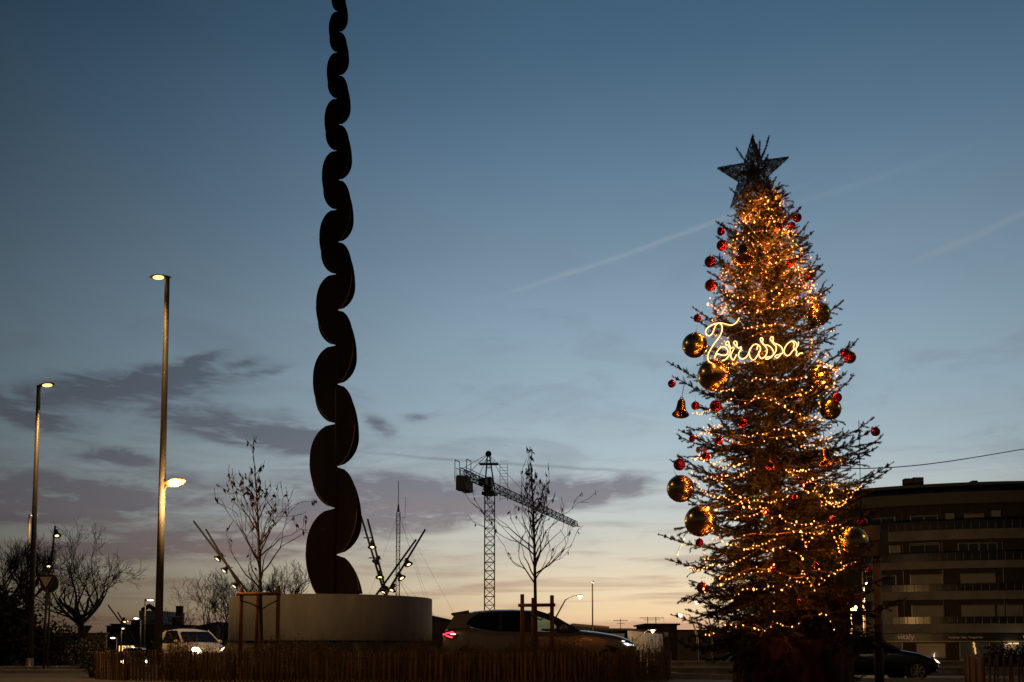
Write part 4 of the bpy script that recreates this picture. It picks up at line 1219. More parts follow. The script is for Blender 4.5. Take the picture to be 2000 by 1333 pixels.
# pot wrapped in dark red-brown cloth
potc = P(1546, 1262, TY); pz = P(1546, 1247, TY - .75).z
pot = thing('tree_pot', 'huge round tree pot wrapped in creased dark red brown cloth', 'plant pot', (potc.x, TY, 0))
m_cloth = mat('wrapping_cloth', (0.035, 0.009, 0.004), 0.85, var=.2, scale=3)
mb = MB(); nn = 180; rows_ = 26; vs = []; fs = []
for j in range(rows_ + 1):
    f = j / rows_; zz = pz * f
    for i in range(nn):
        q = 2 * PI * i / nn
        fold = .012 * math.sin(q * 17 + 1.5 * math.sin(f * 3 + q)) + .016 * math.sin(q * 7 + f * 4) + .01 * math.sin(q * 29 - f * 5)
        sag_ = .02 * math.sin(q * 3 + 5 * f) * (1 - f)
        r_ = .76 + fold * (1.1 - .4 * f) + sag_ - .03 * f
        vs.append((r_ * math.cos(q), r_ * math.sin(q), zz + (.02 * math.sin(q * 5) if j == rows_ else 0)))
for j in range(rows_):
    for i in range(nn): fs.append((j * nn + i, j * nn + (i + 1) % nn, (j + 1) * nn + (i + 1) % nn, (j + 1) * nn + i))
mb.add(vs, fs, True); mb.build('cloth_wrap', m_cloth, pot)
mb = MB(); mb.lathe([(.68, .05), (.7, pz - .03), (.64, pz - .02), (.6, pz - .12), (0.001, pz - .1)], n=48); mb.build('planter', m_black, pot)
mb = MB()
for i in range(9):
    q = -PI * .35 + i * .05
    mb.tube([(math.cos(q) * .78, math.sin(q) * .78, pz - .02), (math.cos(q) * (.84 + .03 * math.sin(i)), math.sin(q) * .84, pz + .05 + .03 * math.sin(i * 2)), (math.cos(q) * .9, math.sin(q) * .9, pz - .04)], [.015, .03, .008], 6)
mb.build('cloth_knot', m_cloth, pot)

def crown(px, py, out=1.0):
    """point on the camera side of the crown above picture position"""
    cx = axis_px(py); R_ = Rpx(py); u = min(.999, abs(px - cx) / (R_ * 1.02))
    dep = math.sqrt(max(0, 1 - u * u)) * R_ / PXM * .9 * out
    return P(px, py, TY - dep)

# ------------------------------------------------------------------ star
star = thing('star_topper', 'large dark five pointed glitter star tilted on top of the fir', 'star', P(1470, 335, TY - .3))
so = Vector(star.location)
outp = [(1469, 267), (1540, 308), (1512, 391), (1427, 406), (1402, 329)]
cxs, cys = 1471, 342
innp = []
for i in range(5):
    a, b = outp[i], outp[(i + 1) % 5]; mx_, my_ = (a[0] + b[0]) / 2, (a[1] + b[1]) / 2
    innp.append((cxs + (mx_ - cxs) * .50, cys + (my_ - cys) * .50))
ringp = []
for i in range(5): ringp += [P(*outp[i], TY - .3) - so, P(*innp[i], TY - .3) - so]
cf = P(cxs, cys, TY - .3) - so
mb = MB()
for s in (-1, 1):
    c_ = cf + Vector((0, s * .07, 0))
    for i in range(10): mb.tube([ringp[i] + Vector((0, s * .015, 0)), ringp[(i + 1) % 10] + Vector((0, s * .015, 0))], .006, 4)
    for i in range(10): mb.tube([ringp[i], c_], .005, 4)
m_starf = mat('star_frame', (0.05, 0.045, 0.035), .5, .6)
mb.build('frame', m_starf, star)
m_glit = mat('glitter_wire', (0.7, 0.6, 0.43), 0.32, .6, color2=(.08, .07, .055), scale=90)
mb = MB()
for s in (-1, 1):
    c_ = cf + Vector((0, s * .06, 0))
    for i in range(10):
        a, b = ringp[i], ringp[(i + 1) % 10]
        area = (a - cf).cross(b - cf).length
        for kk in range(int(area * 3000)):
            u, v = rnd.random(), rnd.random()
            if u + v > 1: u, v = 1 - u, 1 - v
            p = c_ + (a - c_) * u + (b - c_) * v
            an = rnd.uniform(0, 2 * PI); l = rnd.uniform(.012, .03)
            e1 = (a - c_).normalized(); e2 = (b - c_) - e1 * (b - c_).dot(e1); e2.normalize()
            d = e1 * math.cos(an) + e2 * math.sin(an); nrm = e1.cross(e2)
            w_ = nrm.cross(d) * .0025
            mb.add([p - d * l - w_, p - d * l + w_, p + d * l + w_ + nrm * .006, p + d * l - w_ + nrm * .006], [(0, 1, 2, 3)])
mb.build('glitter_mesh', m_glit, star)
m_back = mat('star_backing', (0.09, 0.08, 0.065), .6)
mb = MB()
for i in range(10):      # sparse opaque backing patches near the middle
    a, b = ringp[i], ringp[(i + 1) % 10]
    mb.add([cf, cf + (a - cf) * .4, cf + (b - cf) * .4], [(0, 1, 2)])
mb.build('backing', m_back, star)

# ------------------------------------------------------------------ baubles, gold balls, bells
def crackle(name, col, rough):
    m = mat(name, col, rough, .85)
    nt = m.node_tree; b = nt.nodes['Principled BSDF']; t = nt.nodes.new('ShaderNodeTexCoord')
    v = nt.nodes.new('ShaderNodeTexVoronoi'); v.inputs['Scale'].default_value = 60; bp = nt.nodes.new('ShaderNodeBump'); bp.inputs['Strength'].default_value = .5; bp.inputs['Distance'].default_value = .004
    nt.links.new(t.outputs['Object'], v.inputs['Vector']); nt.links.new(v.outputs['Distance'], bp.inputs['Height']); nt.links.new(bp.outputs[0], b.inputs['Normal'])
    return m
m_red = crackle('red_foil', (0.30, 0.008, 0.014), .22)
m_cap = mat('bauble_cap', (.5, .35, .12), .3, .9)
baubles = [
 (1408, 453, 8, 'red bauble at the upper left edge, higher of two touching one another'), (1410, 480, 11, 'big red bauble just below another, left of the upper bell'),
 (1387, 512, 11.5, 'red bauble alone at the left edge beside the upper bell rim'), (1388, 558, 12, 'big red bauble at the left edge above the gold ball and sign'),
 (1362, 622, 8, 'small red bauble at the left edge just above the script sign'), (1312, 750, 8, 'small red bauble at the tip of the far left limb'),
 (1358, 793, 8.5, 'small red bauble just right of the left hand bell'), (1398, 794, 12, 'big red bauble below the large gold ball on the left'),
 (1450, 827, 9.5, 'red bauble in the dark middle of the fir left of the trunk'), (1404, 860, 9, 'red bauble over a light string left of centre, mid height'),
 (1352, 857, 6.5, 'small red bauble half sunk in the left foliage at mid height'), (1379, 892, 9, 'red bauble beside a little ribbon bow near the left edge'),
 (1327, 908, 12, 'big red bauble right above the lowest left edge gold ball pair'), (1519, 444, 9, 'dark red bauble near the trunk just under the star'),
 (1546, 442, 8, 'lower of two red baubles at the upper right tip'), (1557, 426, 9, 'topmost red bauble, hanging at the upper right tip'),
 (1544, 515, 9, 'red bauble right of the trunk level with the upper bell'), (1582, 540, 7, 'small red bauble inside the right edge above the right gold ball'),
 (1650, 690, 8, 'partly hidden red bauble behind another on the right limb'), (1660, 699, 12, 'big red bauble on the raised right hand limb'),
 (1635, 777, 9.5, 'red bauble at the right edge above a half hidden gold ball'), (1710, 844, 9, 'red bauble hanging from the longest right hand limb tip'),
 (1504, 910, 9.5, 'dark red bauble near the middle with lit lower rim'), (1551, 971, 6, 'tiny red bauble right of centre under the right bell'),
 (1496, 1001, 7, 'small red bauble at the crossing of two light strings in the middle'), (1627, 1017, 9, 'red bauble above the lower right gold ball, left one'),
 (1684, 1020, 9, 'red bauble at the right edge above the lower right gold ball'), (1698, 1115, 7, 'small red bauble alone against the dark block at the right'),
 (1685, 1164, 6, 'right one of two tiny red baubles at the lower right edge'), (1676, 1168, 6, 'left one of two tiny red baubles at the lower right edge'),
 (1509, 1113, 6, 'tiny red bauble in the lower middle of the fir'), (1592, 1104, 6, 'tiny red bauble right of the middle, low on the fir'),
 (1366, 1060, 8, 'small red bauble below the lower left gold ball'), (1371, 1148, 11, 'big red bauble low on the left edge'), (1560, 1176, 5, 'tiny red bauble near the pale hearts low on the fir')]
def bauble_mesh(r):
    t = thing('bauble', '', 'bauble')
    mb = MB(); mb.ball((0, 0, 0), r, 20, 14)
    return mb
first = None; me_b = None
for i, (px, py, r, lab) in enumerate(baubles):
    p = crown(px, py, 1.06); rr = r / (FP / p.y)
    if first is None:
        t = thing('bauble', lab, 'bauble', p, group='red foil baubles on the fir')
        mb = MB(); mb.ball((0, 0, 0), 1.0, 20, 14); a_ = mb.build('ball', m_red, t)
        mb = MB(); mb.lathe([(.001, .95), (.16, .97), (.17, 1.14), (.001, 1.15)], n=10); b_ = mb.build('cap', m_cap, t)
        mb = MB(); mb.tube([(math.cos(q) * .1, 0, 1.22 + math.sin(q) * .1) for q in lin(0, 2 * PI, 8)], .02, 4); mb.tube([(0, 0, 1.3), (.1, 0, 2.3)], .015, 3); c_ = mb.build('hook', m_cap, t)
        first = (t, a_, b_, c_); t.scale = (rr,) * 3
    else:
        t = first[0].copy(); COL.objects.link(t); t.location = p; t.scale = (rr,) * 3; t['label'] = lab
        for q in first[1:]:
            c = q.copy(); COL.objects.link(c); c.parent = t
m_gold = mat('polished_gold', (0.62, 0.44, 0.17), .24, 1.0)
golds = [(1599, 614, 23, .95, 'gold ball at the upper right edge of the fir beside the script sign'), (1357, 675, 25, .7, 'gold ball at the left end of the script sign, half behind a branch'),
         (1394, 733, 32, 1.15, 'largest gold ball, just under the first letter of the script sign'), (1622, 800, 21, .35, 'gold ball half hidden in the right foliage under a red bauble'),
         (1329, 955, 27, .8, 'gold ball on the left edge below a big red bauble'), (1368, 1018, 31, 1.1, 'lower left big gold ball, hanging below another gold ball'),
         (1664, 1060, 31, 1.0, 'big gold ball low on the right beside the sign pole'), (1600, 742, 26, .15, 'dark gold ball sunk in shadowed foliage right of the sign')]
first = None
for px, py, r, out, lab in golds:
    p = crown(px, py, out); rr = r / (FP / p.y)
    if first is None:
        t = thing('gold_ball', lab, 'gold ball', p, group='big gold balls on the fir')
        mb = MB(); mb.ball((0, 0, 0), 1.0, 40, 28); a_ = mb.build('ball', m_gold, t)
        mb = MB(); M3 = Matrix.Rotation(R(80), 3, 'Y'); mb.lathe([(1.0, -.008), (1.007, 0), (1.0, .008)], (0, 0, 0), 48, True, M3); b_ = mb.build('seam', m_gold, t)
        mb = MB(); mb.lathe([(.001, .98), (.09, .985), (.09, 1.06), (.001, 1.07)], n=12); mb.tube([(0, 0, 1.05), (0, .1, 1.6)], .012, 4); c_ = mb.build('cap', m_cap, t)
        first = (t, a_, b_, c_)
    else:
        t = first[0].copy(); COL.objects.link(t); t.location = p; t['label'] = lab
        for q in first[1:]:
            c = q.copy(); COL.objects.link(c); c.parent = t
    t.scale = (rr,) * 3; t.rotation_euler = (rnd.uniform(-.3, .3), rnd.uniform(-.3, .3), rnd.uniform(-.9, .9))
m_bell = mat('brass_bell', (0.45, 0.24, 0.07), .25, 1.0)
bells = [(1453, 497, 22, 36, 1.15, 0.05, 'brass bell high on the fir left of the trunk, above the sign'), (1330, 797, 17, 33, .9, .12, 'brass bell hanging free at the left edge of the fir'), (1613, 893, 17, 34, 1.0, -.05, 'brass bell on the right side of the fir at mid height')]
for px, py, rw, h, out, til, lab in bells:
    p = crown(px, py, out); s_ = 1 / (FP / p.y); t = thing('bell', lab, 'bell', p, group='brass bells on the fir')
    t.rotation_euler = (R(-14), til, 0)
    r_, hh = rw * s_, h * s_
    mb = MB(); mb.lathe([(.001, hh * .55), (r_ * .3, hh * .53), (r_ * .45, hh * .42), (r_ * .53, hh * .1), (r_ * .66, -hh * .2), (r_ * .9, -hh * .38), (r_, -hh * .45), (r_ * .97, -hh * .46), (r_ * .6, -hh * .2), (r_ * .4, hh * .35), (.001, hh * .48)], n=32)
    mb.build('bell_body', m_bell, t)
    mb = MB(); mb.tube([(0, 0, hh * .3), (0, 0, -hh * .4)], r_ * .05, 6); mb.ball((0, 0, -hh * .45), r_ * .16, 10, 8); mb.build('clapper', m_bell, t)
    mb = MB(); mb.tube([(math.cos(q) * r_ * .18, 0, hh * .62 + math.sin(q) * r_ * .18) for q in lin(0, 2 * PI, 10)], r_ * .06, 5); mb.tube([(0, 0, hh * .7), (.02, 0, hh * 1.6)], r_ * .05, 4); mb.build('hanging_loop', mat('ribbon_red', (.12, .01, .01), .8), t)
# ribbon bow, two pale felt hearts
m_felt = mat('pale_felt', (0.35, 0.4, 0.36), .9)
def heart(px, py, w, h, rot, lab):
    p = crown(px, py, 1.12); s_ = 1 / (FP / p.y); pts = []
    for q in lin(0, 2 * PI, 36)[:-1]:
        x = 16 * math.sin(q) ** 3 / 17.0 * w / 2; y = (13 * math.cos(q) - 5 * math.cos(2 * q) - 2 * math.cos(3 * q) - math.cos(4 * q)) / 15.0 * h / 2
        c_, s2 = math.cos(rot), math.sin(rot); pts.append(((x * c_ - y * s2) * s_, (x * s2 + y * c_) * s_))
    t = thing('felt_heart', lab, 'heart ornament', p)
    mb = MB(); mb.prism(pts, -.008, .008); mb.build('heart', m_felt, t)
    mb = MB(); mb.tube([(0, 0, h * .3 * s_), (0, .01, h * 1.1 * s_)], .002, 3); mb.build('thread', m_felt, t)
heart(1466, 1192, 17, 17, -.1, 'pale felt heart low on the left front of the fir')
heart(1557, 1152, 9, 17, .2, 'small pale felt heart seen edge-on, right of the first one')
p = crown(1370, 880, 1.0)
t = thing('ribbon_bow', 'small dark red ribbon bow at the left edge above a red bauble', 'bow', p)
for s in (-1, 1):
    mb = MB(); mb.plate([(0, 0, 0), (s * .06, -.01, .05), (s * .075, 0, .0), (s * .055, .01, -.035)], .006); mb.build('loop', mat('ribbon_red', (.12, .01, .01), .8), t)
mb = MB(); mb.plate([(0, 0, 0), (-.03, 0, -.12), (0, 0, -.11), (.01, 0, 0)], .004); mb.build('ribbon_end', mat('ribbon_red', (.12, .01, .01), .8), t)

# ------------------------------------------------------------------ script neon sign
m_neon = emi('neon_flex', (1.0, 0.52, 0.18), 3.2)
NY = TY - 1.02
sgn = thing('neon_sign', 'glowing warm white handwritten neon sign on a clear panel across the fir', 'neon sign', P(1470, 665, NY)); no = Vector(sgn.location)
def zq(x, y, dY=0.0): return P(1370 + x / 9.524, 610 + y / 9.524, NY + dY) - no
strokes = [
 [(700, 110), (665, 175), (600, 230), (520, 242), (430, 218), (340, 203), (250, 218), (160, 258), (95, 315), (75, 375), (98, 425), (150, 440), (200, 400), (235, 320), (270, 240), (320, 205), (370, 235), (385, 300), (370, 390), (320, 480), (250, 570), (190, 660), (140, 750), (118, 830), (125, 890), (150, 930), (200, 950)],
 [(250, 820), (290, 740), (340, 670), (400, 645), (460, 670), (490, 720), (480, 775), (430, 805), (370, 800), (310, 780), (268, 800), (245, 860)],
 [(380, 905), (440, 885), (500, 825), (530, 745), (535, 660), (515, 610), (470, 620), (450, 590), (465, 555), (500, 548), (515, 590), (512, 650), (545, 672), (590, 655), (600, 690), (560, 760), (545, 825), (570, 875), (600, 890), (622, 850), (650, 790)],
 [(650, 640), (610, 595), (600, 560), (640, 543), (662, 580), (660, 640), (695, 670), (730, 650), (742, 680), (700, 750), (690, 815), (720, 860), (780, 868), (840, 830), (880, 760), (915, 680), (955, 620), (1010, 598), (1070, 620), (1098, 680), (1080, 740), (1045, 800), (1010, 860), (970, 892), (925, 870), (895, 810), (888, 740), (905, 680)],
 [(1035, 700), (1040, 650), (1060, 625), (1095, 660), (1095, 720), (1065, 745), (1072, 810), (1110, 862), (1160, 845), (1205, 790), (1222, 710), (1190, 640), (1140, 590), (1105, 540), (1095, 495), (1125, 480), (1142, 515), (1135, 570), (1175, 612), (1240, 620), (1300, 665), (1340, 740), (1330, 800), (1280, 850), (1220, 878), (1190, 860), (1235, 830), (1290, 830), (1350, 780), (1388, 710), (1385, 640), (1340, 585), (1295, 535), (1282, 485), (1310, 458), (1335, 480), (1330, 530), (1355, 580), (1430, 608), (1490, 655), (1512, 730), (1500, 770)],
 [(1500, 770), (1450, 790), (1400, 800), (1365, 830), (1415, 850), (1470, 800)],
 [(1530, 760), (1535, 710), (1560, 650), (1605, 585), (1670, 545), (1735, 550), (1775, 600), (1770, 660), (1735, 690), (1712, 650), (1730, 600), (1700, 560)],
 [(1530, 720), (1552, 780), (1590, 812), (1645, 790), (1695, 720), (1745, 680), (1795, 620), (1805, 555)],
 [(1745, 690), (1772, 740), (1762, 795), (1790, 812), (1825, 770), (1885, 762)]]
def smooth_line(pts, n=5):
    out = []
    P_ = [Vector(p) for p in pts]
    for i in range(len(P_) - 1):
        p0, p1, p2, p3 = P_[max(0, i - 1)], P_[i], P_[i + 1], P_[min(len(P_) - 1, i + 2)]
        for k in range(n):
            t = k / n; out.append(0.5 * ((2 * p1) + (p2 - p0) * t + (2 * p0 - 5 * p1 + 4 * p2 - p3) * t * t + (3 * p1 - p0 - 3 * p2 + p3) * t ** 3))
    out.append(P_[-1]); return out
for st in strokes:
    mb = MB(); mb.tube(smooth_line([zq(x, y) for x, y in st], 4), .0062, 6); mb.build('neon_tube', m_neon, sgn)
for x, y in ((200, 300), (250, 650), (700, 700), (1050, 700), (1400, 650), (1700, 680)): add_light(zq(x, y, .09), 1.3, (1.0, .40, .09), .03, sgn, name='neon_light')
m_acr = glass('clear_acrylic', (.93, .9, .86), body=(.35, .2, .1), bodyf=.1)
def panel(pts, nm='acrylic_panel'):
    mb = MB(); mb.plate([zq(x, y, .03) for x, y in pts], .006); mb.build(nm, m_acr, sgn)
panel([(55, 130), (560, 40), (740, 60), (740, 480), (700, 930), (30, 960)])
panel([(745, 540), (1040, 420), (1330, 330), (1420, 470), (1880, 500), (1890, 850), (745, 915)])
mb = MB()
for x, y in ((60, 150), (560, 60), (745, 500), (1330, 380), (1870, 520), (1870, 830), (750, 890)):
    mb.tube([zq(x, y, .03), zq(x, y, .3)], .003, 4)
mb.build('hanging_wire', m_cap, sgn)

# ------------------------------------------------------------------ string lights
m_bulb = emi('fairy_bulb', (1.0, 0.34, 0.085), 4.8)
m_cord = mat('clear_light_cord', (0.45, 0.25, 0.1), .4)
bulb_me = None
def z3(L): return [(1280 + x / 4.167, 700 + y / 4.167) for x, y in L]
def z4(L): return [(1280 + x / 3.573, 960 + y / 3.573) for x, y in L]
def z2(L): return [(1300 + x / 3.7025, 400 + y / 3.7025) for x, y in L]
BCOUNT = 0
def light_string(label, lines, gap=.075, lit=8, glowp=1.9):
    """lines: polylines of 3-D points; one cord, bulbs as separate parts"""
    global bulb_me, BCOUNT
    t = thing('light_string', label, 'string lights', lines[0][0], group='warm light strings wound round the fir'); o = Vector(t.location)
    cord = MB(); spots = []
    for L in lines:
        pts = smooth_line(L, 6); cord.tube([p - o for p in pts], .0028, 3, cap=False)
        acc = rnd.uniform(0, gap)
        for a, b in zip(pts, pts[1:]):
            l = (b - a).length
            while acc < l:
                spots.append(a.lerp(b, acc / l)); acc += gap * rnd.uniform(.6, 1.45)
            acc -= l
    cord.build('cord', m_cord, t)
    if len(spots) > 98: spots = rnd.sample(spots, 98)
    for s_ in spots[5::lit]:
        c_ = trunk_at(s_.z); q = s_.lerp(c_, .16) + Vector((rnd.gauss(0, .04), 0, rnd.gauss(0, .04)))
        add_light(q - o, glowp * (1.5 if s_.z > 4.2 else (1.05 if s_.z > 2.2 else .6)) * rnd.uniform(.4, 1.6), (1.0, .30, .045), .02, t, name='string_glow')
    for s_ in spots:
        if bulb_me is None:
            mb = MB(); mb.lathe([(.0004, -.010), (.0052, -.005), (.0052, .005), (.0004, .010)], n=6); b0 = mb.build('bulb', m_bulb, t); bulb_me = b0.data
        else:
            b0 = bpy.data.objects.new('bulb', bulb_me); COL.objects.link(b0); b0.parent = t
        b0.location = s_ - o + Vector((rnd.gauss(0, .008), rnd.gauss(0, .008), rnd.gauss(0, .012)))
        b0.rotation_euler = (rnd.uniform(-1, 1), rnd.uniform(-1, 1), 0); k_ = rnd.uniform(.7, 1.2) * (1.7 if rnd.random() < .12 else 1); b0.scale = (k_,) * 3
    BCOUNT += len(spots); return t
def front(L, out=1.12): return [crown(x, y, out) + Vector((rnd.gauss(0, .006), rnd.gauss(0, .03), rnd.gauss(0, .006))) for x, y in L]
def spiral(py0, py1, turns, out=1.0, jit=.05, ph=0.0, swag=.0, n=22):
    L = []
    N = int(turns * n)
    for i in range(N + 1):
        f = i / N; py = py0 + (py1 - py0) * f + swag * math.sin(f * turns * 2 * PI * 3.3)
        a = ph + f * turns * 2 * PI; R_ = Rpx(py) / PXM * out * rnd.uniform(1 - jit * 2, 1 + jit)
        z = P(1500, py, TY).z; c = trunk_at(z)
        L.append(c + Vector((math.cos(a) * R_, -math.sin(a) * R_, rnd.gauss(0, jit * .6))))
    return L
light_string('densest warm light string wound round the top shoots under the star', [spiral(392, 470, 5, .8, .12, .4)], .05)
light_string('light string wound round the fir beside the four highest red baubles', [spiral(440, 530, 4, .85, .12, 2.0)], .06)
light_string('light string wound round the fir level with the upper brass bell', [spiral(490, 590, 4, .9, .12, 1.0)], .068)
light_string('light string wound close behind the upper bell and its foliage', [spiral(420, 600, 5, .7, .14, 3.0)], .075)
light_string('faint deep light string winding round the trunk in the upper fir', [spiral(400, 640, 6, .5, .16, 5.0)], .07)
light_string('light string lacing the upper fir tips between the two bell and ball rows', [spiral(440, 640, 4, 1.0, .1, 3.9)], .08)
light_string('light string just above the script sign', [front(z2(l)) for l in ([(400, 785), (500, 790), (600, 790), (680, 780), (750, 765), (830, 740), (900, 700), (930, 680)], [(440, 660), (530, 655), (600, 665), (680, 655)], [(480, 590), (540, 550), (600, 580)], [(560, 895), (640, 890), (730, 880), (810, 855)], [(600, 955), (660, 940), (720, 920), (770, 900)], [(330, 720), (380, 800), (330, 860)], [(960, 560), (1010, 600), (1060, 590), (1010, 680)], [(980, 460), (1030, 480), (1080, 490)])] , .07)
light_string('light string wound behind the script sign and gold ball', [spiral(590, 700, 3, .95, .09, .5)], .085)
light_string('light string under the sign running to the right limb', [front(l) for l in (z2([(480, 1140), (560, 1140), (630, 1130), (700, 1140)]), z2([(620, 1265), (690, 1270), (770, 1265), (860, 1265), (940, 1255), (1020, 1245)]), z2([(1040, 1100), (1100, 1130), (1170, 1170), (1230, 1210), (1260, 1250)]), z2([(1050, 980), (1045, 1060), (1100, 1140)]), z3([(540, 270), (620, 255), (680, 225)]), z3([(1380, 40), (1440, 60), (1500, 90)]), z3([(1400, 230), (1440, 260), (1470, 180)]))], .06)
light_string('light string crossing the dark middle in a rising and falling line', [front(l) for l in (z3([(700, 395), (760, 355), (830, 320), (890, 330), (990, 360), (1080, 410), (1150, 440), (1220, 475), (1320, 485)]), z3([(1030, 330), (1100, 315), (1180, 310), (1230, 275)]), z3([(1290, 310), (1400, 310)]), z3([(590, 380), (640, 390), (685, 400)]), z3([(1330, 340), (1340, 400), (1330, 480), (1370, 500), (1360, 560)]))], .065)
light_string('light string ending at the right hand bell', [front(l) for l in (z3([(700, 625), (760, 632), (830, 620), (905, 610), (1000, 575), (1080, 580), (1160, 595), (1240, 610)]), z3([(1180, 715), (1240, 705), (1300, 740)]), z3([(1290, 600), (1340, 640), (1400, 660), (1380, 720)]), z3([(1440, 760), (1500, 820), (1510, 860)]))], .06)
light_string('light strings bunched at the left edge below the left bell', [front(l) for l in (z3([(280, 455), (330, 460), (380, 450), (440, 430)]), z3([(320, 640), (380, 620), (430, 600), (470, 640)]), z3([(520, 660), (600, 650), (670, 660)]), z3([(380, 560), (440, 570), (540, 540)]), z3([(300, 830), (360, 800), (430, 860), (520, 885), (600, 885), (660, 875), (705, 860), (770, 815)]), z3([(440, 950), (520, 965), (600, 960), (650, 975), (700, 960), (760, 920), (810, 900)]))], .055)
light_string('light string falling from the left gold ball towards the middle', [front(l) for l in (z3([(400, 960), (500, 990), (560, 1030), (600, 1070), (660, 1110), (740, 1150), (780, 1165), (850, 1170), (950, 1170), (1020, 1150), (1090, 1105)]), z3([(300, 920), (330, 1000), (400, 1080), (470, 1120), (560, 1130), (630, 1170), (700, 1200), (760, 1220), (830, 1220), (920, 1210)]))], .05)
light_string('light string in short loops at the right under the bell', [front(l) for l in (z3([(1070, 900), (1110, 930), (1200, 925), (1250, 910)]), z3([(1190, 1060), (1220, 1025), (1290, 1000), (1330, 1040)]), z3([(1240, 1080), (1330, 1080), (1400, 1165), (1450, 1190), (1520, 1165), (1590, 1130), (1640, 1070), (1680, 1035)]), z3([(1400, 1030), (1480, 1040), (1420, 1100), (1500, 1200)]))], .05)
light_string('light string zigzagging across the front level with the lower left gold ball', [front(l) for l in (z4([(480, 190), (560, 185), (640, 175), (720, 150), (790, 130)]), z4([(800, 170), (860, 185), (930, 225), (1010, 230), (1070, 235), (1130, 215)]), z4([(900, 250), (960, 270), (1010, 295), (1080, 285), (1140, 300), (1190, 270)]), z4([(1160, 60), (1160, 110), (1200, 80), (1260, 110), (1330, 70)]))], .06)
light_string('light string sagging from the lower left gold ball towards the middle', [front(l) for l in (z4([(445, 315), (480, 350), (540, 380), (600, 400), (650, 400), (720, 385), (790, 350), (850, 330)]), z4([(680, 370), (730, 400), (790, 415), (850, 390), (910, 380)]), z4([(1010, 300), (1050, 340), (1040, 390), (1090, 330)]), z4([(930, 420), (990, 430), (1025, 500)]))], .06)
light_string('light string lying along the two lowest left limbs', [front(l) for l in (z4([(150, 440), (160, 400), (190, 350), (200, 320)]), z4([(220, 530), (270, 545), (330, 535), (400, 520), (440, 510), (530, 515), (580, 490), (620, 450), (670, 435)]), z4([(320, 430), (350, 460), (340, 500), (390, 440)]), z4([(320, 600), (345, 640), (330, 690), (370, 700)]))], .06)
light_string('light string rising to the right in a straight shallow line, low on the fir', [front(l) for l in (z4([(330, 600), (400, 605), (470, 600), (540, 600), (600, 575), (690, 570), (760, 550), (830, 520)]), z4([(590, 690), (650, 685), (730, 680), (800, 670), (880, 680), (960, 650), (1000, 620), (1060, 635)]))], .07)
light_string('light string in short dangling runs at the lower right by the gold ball', [front(l) for l in (z4([(1010, 520), (1030, 560), (1050, 590), (1060, 630), (1100, 650), (1110, 700)]), z4([(1210, 590), (1250, 565), (1300, 545), (1350, 500)]), z4([(1150, 600), (1180, 630), (1150, 640)]), z4([(1240, 270), (1260, 330), (1270, 400), (1300, 450)]))], .06)
light_string('lowest light string, running just above the pot', [front(l) for l in (z4([(430, 920), (500, 925), (560, 955), (640, 940), (690, 955), (760, 960), (830, 925), (900, 945), (960, 945), (1010, 920)]), z4([(1130, 855), (1180, 860), (1230, 910), (1250, 960)]), z4([(520, 780), (550, 740), (590, 700)]), z4([(340, 1000), (430, 990)]), z4([(810, 830), (900, 825)]))], .085)
light_string('light string wound round the back and middle of the fir at mid height', [spiral(710, 960, 3, .8, .08, 1.7, 8)], .14)
light_string('light string wound round the back of the fir low down', [spiral(960, 1180, 3, .8, .08, .2, 8)], .15)
print('BULBS', BCOUNT)
# ------------------------------------------------------------------ apartment block at the right
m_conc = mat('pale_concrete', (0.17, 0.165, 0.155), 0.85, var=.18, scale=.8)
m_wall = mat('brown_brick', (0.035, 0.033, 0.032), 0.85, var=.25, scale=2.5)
m_roofc = mat('roof_slab', (0.09, 0.085, 0.08), 0.85)
m_white_sh = mat('roller_shutter', (0.24, 0.235, 0.23), 0.7, var=.08, scale=1)
m_win = mat('dark_window', (0.02, 0.025, 0.03), 0.08, spec=.7)
m_rail = mat('smoked_railing', (0.02, 0.02, 0.022), 0.25)
m_post = mat('rail_post', (0.28, 0.26, 0.22), 0.5, .4)
BC = Vector((52.0, 125.0)); BR = 32.0; BG = -0.9
blk = thing('apartment_block', 'dark curved apartment block with banded balconies and ground floor shops at the right edge', 'building', (BC.x, BC.y - BR, BG))
bo = Vector(blk.location)
def bp(a, r, z):
    """a: angle along the facade (radians, 0 = towards the camera), r: radius"""
    return Vector((BC.x + r * math.sin(a), BC.y - r * math.cos(a), z)) - bo
A0, A1 = R(-48), R(30)
def band(mb, a0, a1, r0, r1, z0, z1, n=None):
    n = n or max(1, int(abs(a1 - a0) / R(2)))
    for i in range(n):
        p, q = a0 + (a1 - a0) * i / n, a0 + (a1 - a0) * (i + 1) / n
        v = [bp(p, r0, z0), bp(q, r0, z0), bp(q, r1, z0), bp(p, r1, z0), bp(p, r0, z1), bp(q, r0, z1), bp(q, r1, z1), bp(p, r1, z1)]
        mb.add(v, [(0, 1, 2, 3), (7, 6, 5, 4), (1, 0, 4, 5), (3, 2, 6, 7)] + ([(0, 3, 7, 4)] if i == 0 else []) + ([(2, 1, 5, 6)] if i == n - 1 else []))
def zp(py): return (1262 - py) / 20.9 + CAMZ
def ang(px, r=BR):          # facade angle under a picture column
    dx_ = (px - 1000) / FP; best = None
    for k in range(-500, 400):
        a = k / 10 * PI / 180; x = BC.x + r * math.sin(a); y = BC.y - r * math.cos(a)
        e = abs(x / y - dx_)
        if best is None or e < best[0]: best = (e, a)
    return best[1]
mb = MB(); band(mb, A0, A1, BR - 1.6, BR - 1.9, zp(1236), zp(978)); band(mb, A0, A1, BR - 4.0, BR - 4.3, zp(978), zp(933))
